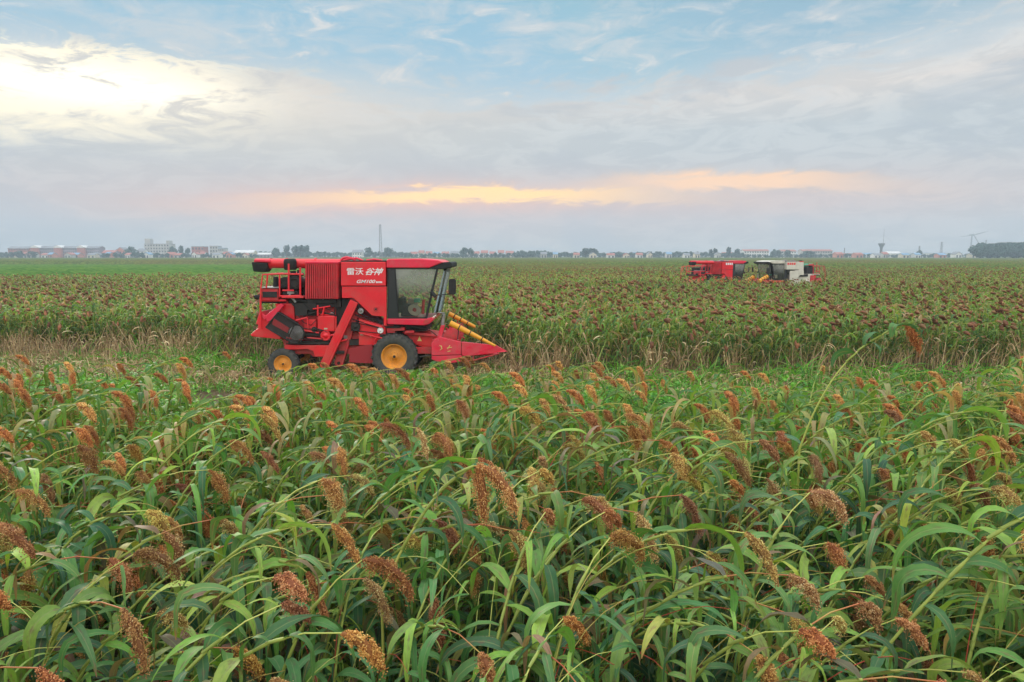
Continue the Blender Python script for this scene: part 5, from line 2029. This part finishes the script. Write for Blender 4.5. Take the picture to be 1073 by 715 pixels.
building('shed', 'long low white factory shed left of the wind turbine', 'shed', 955, 1009, 265.6, 900, W_WHITE, RF_BLUE, 20, 'flat', 1, 14)

# --- individual trees
TL = [(137.5, 258.8, 'round', 13, 'round tree right of the orange brick building', None),
      (181, 258.6, 'round', 8, 'round tree against the right end of the big grey block', None),
      (190, 257.6, 'tall', 5, 'tall pointed tree between the big grey block and the red and teal building', None),
      (197, 259.8, 'round', 5, 'small tree touching the red and teal building', None),
      (289, 260, 'round', 9, 'round tree standing alone above the red harvester tube', None),
      (300.8, 256.8, 'tall', 6, 'narrow tall tree left of the dark tree clump behind the harvester', None),
      (309, 257.4, 'tall', 7, 'dark tall tree in the clump above the ribbed box of the harvester', 'dark tree clump'), (314.5, 257.0, 'tall', 7, 'dark tall tree in the clump above the ribbed box of the harvester', 'dark tree clump'),
      (320.5, 257.2, 'tall', 7, 'dark tall tree in the clump above the ribbed box of the harvester', 'dark tree clump'),
      (387.5, 259.4, 'round', 9, 'round tree just left of the lattice mast', None), (407, 259.4, 'round', 9, 'round tree just right of the lattice mast', None),
      (486, 259.6, 'round', 8, 'tree rising behind the village roofs right of the cab roof', 'village trees'), (493, 260.2, 'round', 7, 'tree rising behind the village roofs right of the cab roof', 'village trees'),
      (613, 260.2, 'tall', 6, 'tall tree in the small clump at the middle of the skyline', 'middle tree clump'), (618.5, 260, 'tall', 6, 'tall tree in the small clump at the middle of the skyline', 'middle tree clump'),
      (623.5, 260.6, 'tall', 6, 'tall tree in the small clump at the middle of the skyline', 'middle tree clump'),
      (745, 261.6, 'tall', 5, 'first and leftmost of four spaced tall trees left of the white harvester', None), (750, 260.4, 'tall', 5, 'second from the left of four spaced tall trees left of the white harvester', None),
      (763, 259.2, 'tall', 6, 'tallest of four spaced trees, third from the left', None), (772, 260.8, 'tall', 5, 'fourth and rightmost of four spaced tall trees left of the white harvester', None),
      (811, 261.4, 'round', 7, 'tree between the first two red-roofed apartment blocks', 'trees by the apartment blocks'), (816, 262, 'round', 6, 'tree between the first two red-roofed apartment blocks', 'trees by the apartment blocks'),
      (824, 262.2, 'round', 8, 'tree in front of the narrow red-roofed apartment block', None),
      (846, 263, 'round', 14, 'broad low tree before the long red-roofed apartment block', None),
      (963.5, 262.4, 'round', 6, 'small round tree left of the long factory shed', None)]
for (px, tp, kd, wp, lab, grp) in TL:
    tree(px, tp, 780, kd, lab, grp, wp)

# --- low tree belts that read as one mass
def belt_obj(name, segs, seed):
    rng = random.Random(seed)
    mg = Merge()
    g = G()
    me = ROUND[0]
    protos_ = []
    for me in ROUND:
        g = G()
        g.v = [tuple(v.co) for v in me.vertices]; g.l = [(0, 0, 0.5)] * len(g.v)
        g.f = [tuple(p.vertices) for p in me.polygons]; g.m = [0] * len(g.f)
        # keep every second clump: these are far and overlap each other
        protos_.append(g)
    P = [[] for _ in ROUND]
    for (p0, p1, t0, t1, Y, step) in segs:
        px = p0
        while px < p1:
            s_ = (px - p0) / (p1 - p0)
            tp = t0 + (t1 - t0) * s_ + rng.uniform(-0.9, 0.9) * (2.0 if name == 'woodland' else 1.0)
            k = rng.randrange(len(ROUND))
            q = at(px, tp, Y + rng.uniform(-25, 25))
            P[k].append((q.x, q.y, max(0.25, q.z / 9.6)))
            px += step * rng.uniform(0.7, 1.3)
    for k, lst in enumerate(P):
        if lst:
            a = np.array(lst)
            mg.place(protos_[k], np.column_stack([a[:, 0], a[:, 1], np.zeros(len(a))]), np.random.RandomState(k).uniform(0, 6.28, len(a)), np.maximum(a[:, 2], 0.7) * 0.9, np.ones((len(a), 3)), zs=a[:, 2])
    o = mg.build(name, [M_TREE], False)
    tag(o, kind='stuff')
    return o


belt_obj('distant_trees', [(-20, 35, 263.6, 263.8, 740, 5), (104, 150, 265.4, 265, 740, 5), (150, 268, 265.6, 265.8, 760, 5), (262, 430, 264.0, 264.4, 900, 4.0),
                           (425, 560, 265.6, 265.4, 780, 5), (535, 575, 263.4, 263.4, 850, 3.6), (570, 650, 264.6, 264.6, 850, 3.6), (640, 780, 264.4, 264.6, 850, 3.8), (775, 960, 266.2, 266.4, 800, 5), (950, 1025, 266.2, 265.6, 850, 5)], 4)
belt_obj('woodland', [(1026, 1100, 256.2, 254.6, 640, 3.4), (1030, 1110, 258.0, 256.0, 610, 3.6), (1024, 1110, 260.0, 259, 600, 3.6)], 8)

# --- masts, water tower, turbine
M_LAT = principled('galvanised_steel', (0.22, 0.22, 0.23), 0.6, metal=0.2)


def lattice(px, tp, Y, w0, w1, label, cat='mast', bars=9, arms=False):
    top = at(px, tp, Y)
    e = MB()
    H = top.z
    c = [(-1, -1), (1, -1), (1, 1), (-1, 1)]
    for sx, sy in c:
        e.tube([(sx * w0, sy * w0, 0), (sx * w1, sy * w1, H)], 0.16 * Y / 800, 4)
    for k in range(bars):
        z0 = H * k / bars; z1 = H * (k + 1) / bars
        a0 = w0 + (w1 - w0) * k / bars; a1 = w0 + (w1 - w0) * (k + 1) / bars
        for i in range(4):
            (ax, ay), (bx, by) = c[i], c[(i + 1) % 4]
            e.tube([(ax * a0, ay * a0, z0), (bx * a1, by * a1, z1)], 0.10 * Y / 800, 3)
            e.tube([(ax * a1, ay * a1, z1), (bx * a1, by * a1, z1)], 0.10 * Y / 800, 3)
    if arms:
        for z in (0.72, 0.84, 0.95):
            e.tube([(-w0 * 1.8, 0, H * z), (0, 0, H * z + 1), (w0 * 1.8, 0, H * z)], 0.1 * Y / 800, 4)
    o = e.build('lattice_mast', M_LAT, None, loc=(top.x, Y, 0))
    tag(o, label, cat)


lattice(398.3, 235.5, 800, 1.7, 0.7, 'tall grey lattice mast above the cab roof of the red harvester', bars=12)
lattice(963.6, 258, 900, 0.9, 0.5, 'short thin lattice mast behind the small round tree', bars=6)
lattice(987, 253.8, 1000, 1.7, 0.5, 'lattice power pylon between the water tower and the wind turbine', 'pylon', 7, True)
lattice(1033.5, 251.5, 1100, 1.7, 0.5, 'lattice power pylon rising behind the left end of the woodland', 'pylon', 7, True)
lattice(885, 260, 900, 0.5, 0.3, 'faint short mast right of the long red-roofed block', bars=6)

Y = 850
w_ = at(923.8, 255, Y)
e = empty('water_tower', (w_.x, Y, 0))
tag(e, 'dark funnel-topped water tower on the right skyline', 'water tower')
b = MB(); H = w_.z
M_TWR = principled('dark_concrete', (0.14, 0.15, 0.16), 0.8)
b.lathe((0, 0, 0), (0, 0, 1), [(0, 2.0), (H * 0.25, 1.7), (H * 0.62, 1.5)], 16); b.build('shaft', M_TWR, e)
b = MB(); b.lathe((0, 0, 0), (0, 0, 1), [(H * 0.62, 1.5), (H * 0.74, 1.8), (H * 0.93, 3.8), (H, 3.8), (H * 1.01, 0.01)], 20); b.build('tank', M_TWR, e)
b = MB(); b.tube([(2, 0, H), (2.2, 0, H * 1.9)], [0.25, 0.12], 5)
b.tube([(2, 0, H * 1.5), (-12, 0, H * 1.05)], 0.06, 3); b.tube([(2, 0, H * 1.5), (14, 0, H * 1.05)], 0.06, 3)
b.build('antenna', M_LAT, e)

Y = 1200
hub = at(1018.5, 246.5, Y)
e = empty('wind_turbine', (hub.x, Y, 0))
tag(e, 'pale three-bladed wind turbine beside the woodland', 'wind turbine')
M_TB = principled('turbine_white', (0.30, 0.33, 0.36), 0.5)
b = MB(); b.tube([(0, 0, 0), (0, 0, hub.z)], [1.6, 1.0], 12); b.build('tower', M_TB, e)
b = MB(); b.box((-1.6, -4.5, hub.z - 1.4), (1.6, 5, hub.z + 1.8)); nc = b.build('nacelle', M_TB, e, 0.3)
for ang in (75, 145, 262):
    d = Vector((math.sin(R(ang)), 0, math.cos(R(ang)))); s_ = Vector((d.z, 0.25, -d.x)).normalized()
    L = 27
    b = MB()
    c = Vector((0, -5, hub.z))
    P = [c + s_ * -0.4, c + d * 5 + s_ * -0.8, c + d * L + s_ * -0.1, c + d * L + s_ * 0.1, c + d * 6 + s_ * 0.8, c + s_ * 0.4]
    b.prism(P, (0, 0.5, 0))
    b.build('blade', M_TB, e)
b = MB(); b.lathe((0, -7, hub.z), (0, 1, 0), [(0, 0.01), (0.6, 1.1), (2.4, 1.6)], 16); b.build('rotor_hub', M_TB, e)

# ---------------------------------------------------------------- haze
hz = MB()
hz.box((-2600, -150, -1), (2600, 1700, 90))
m = bpy.data.materials.new('haze')
m.use_nodes = True
t = NT(m.node_tree)
t.n.clear()
out = t.new('ShaderNodeOutputMaterial')
pv = t.new('ShaderNodeVolumePrincipled')
pv.inputs['Color'].default_value = (0.72, 0.88, 1.0, 1)
pv.inputs['Density'].default_value = HAZE_DENSITY
pv.inputs['Anisotropy'].default_value = 0.0
t.l.new(pv.outputs[0], out.inputs['Volume'])
tag(hz.build('haze', m), kind='stuff')
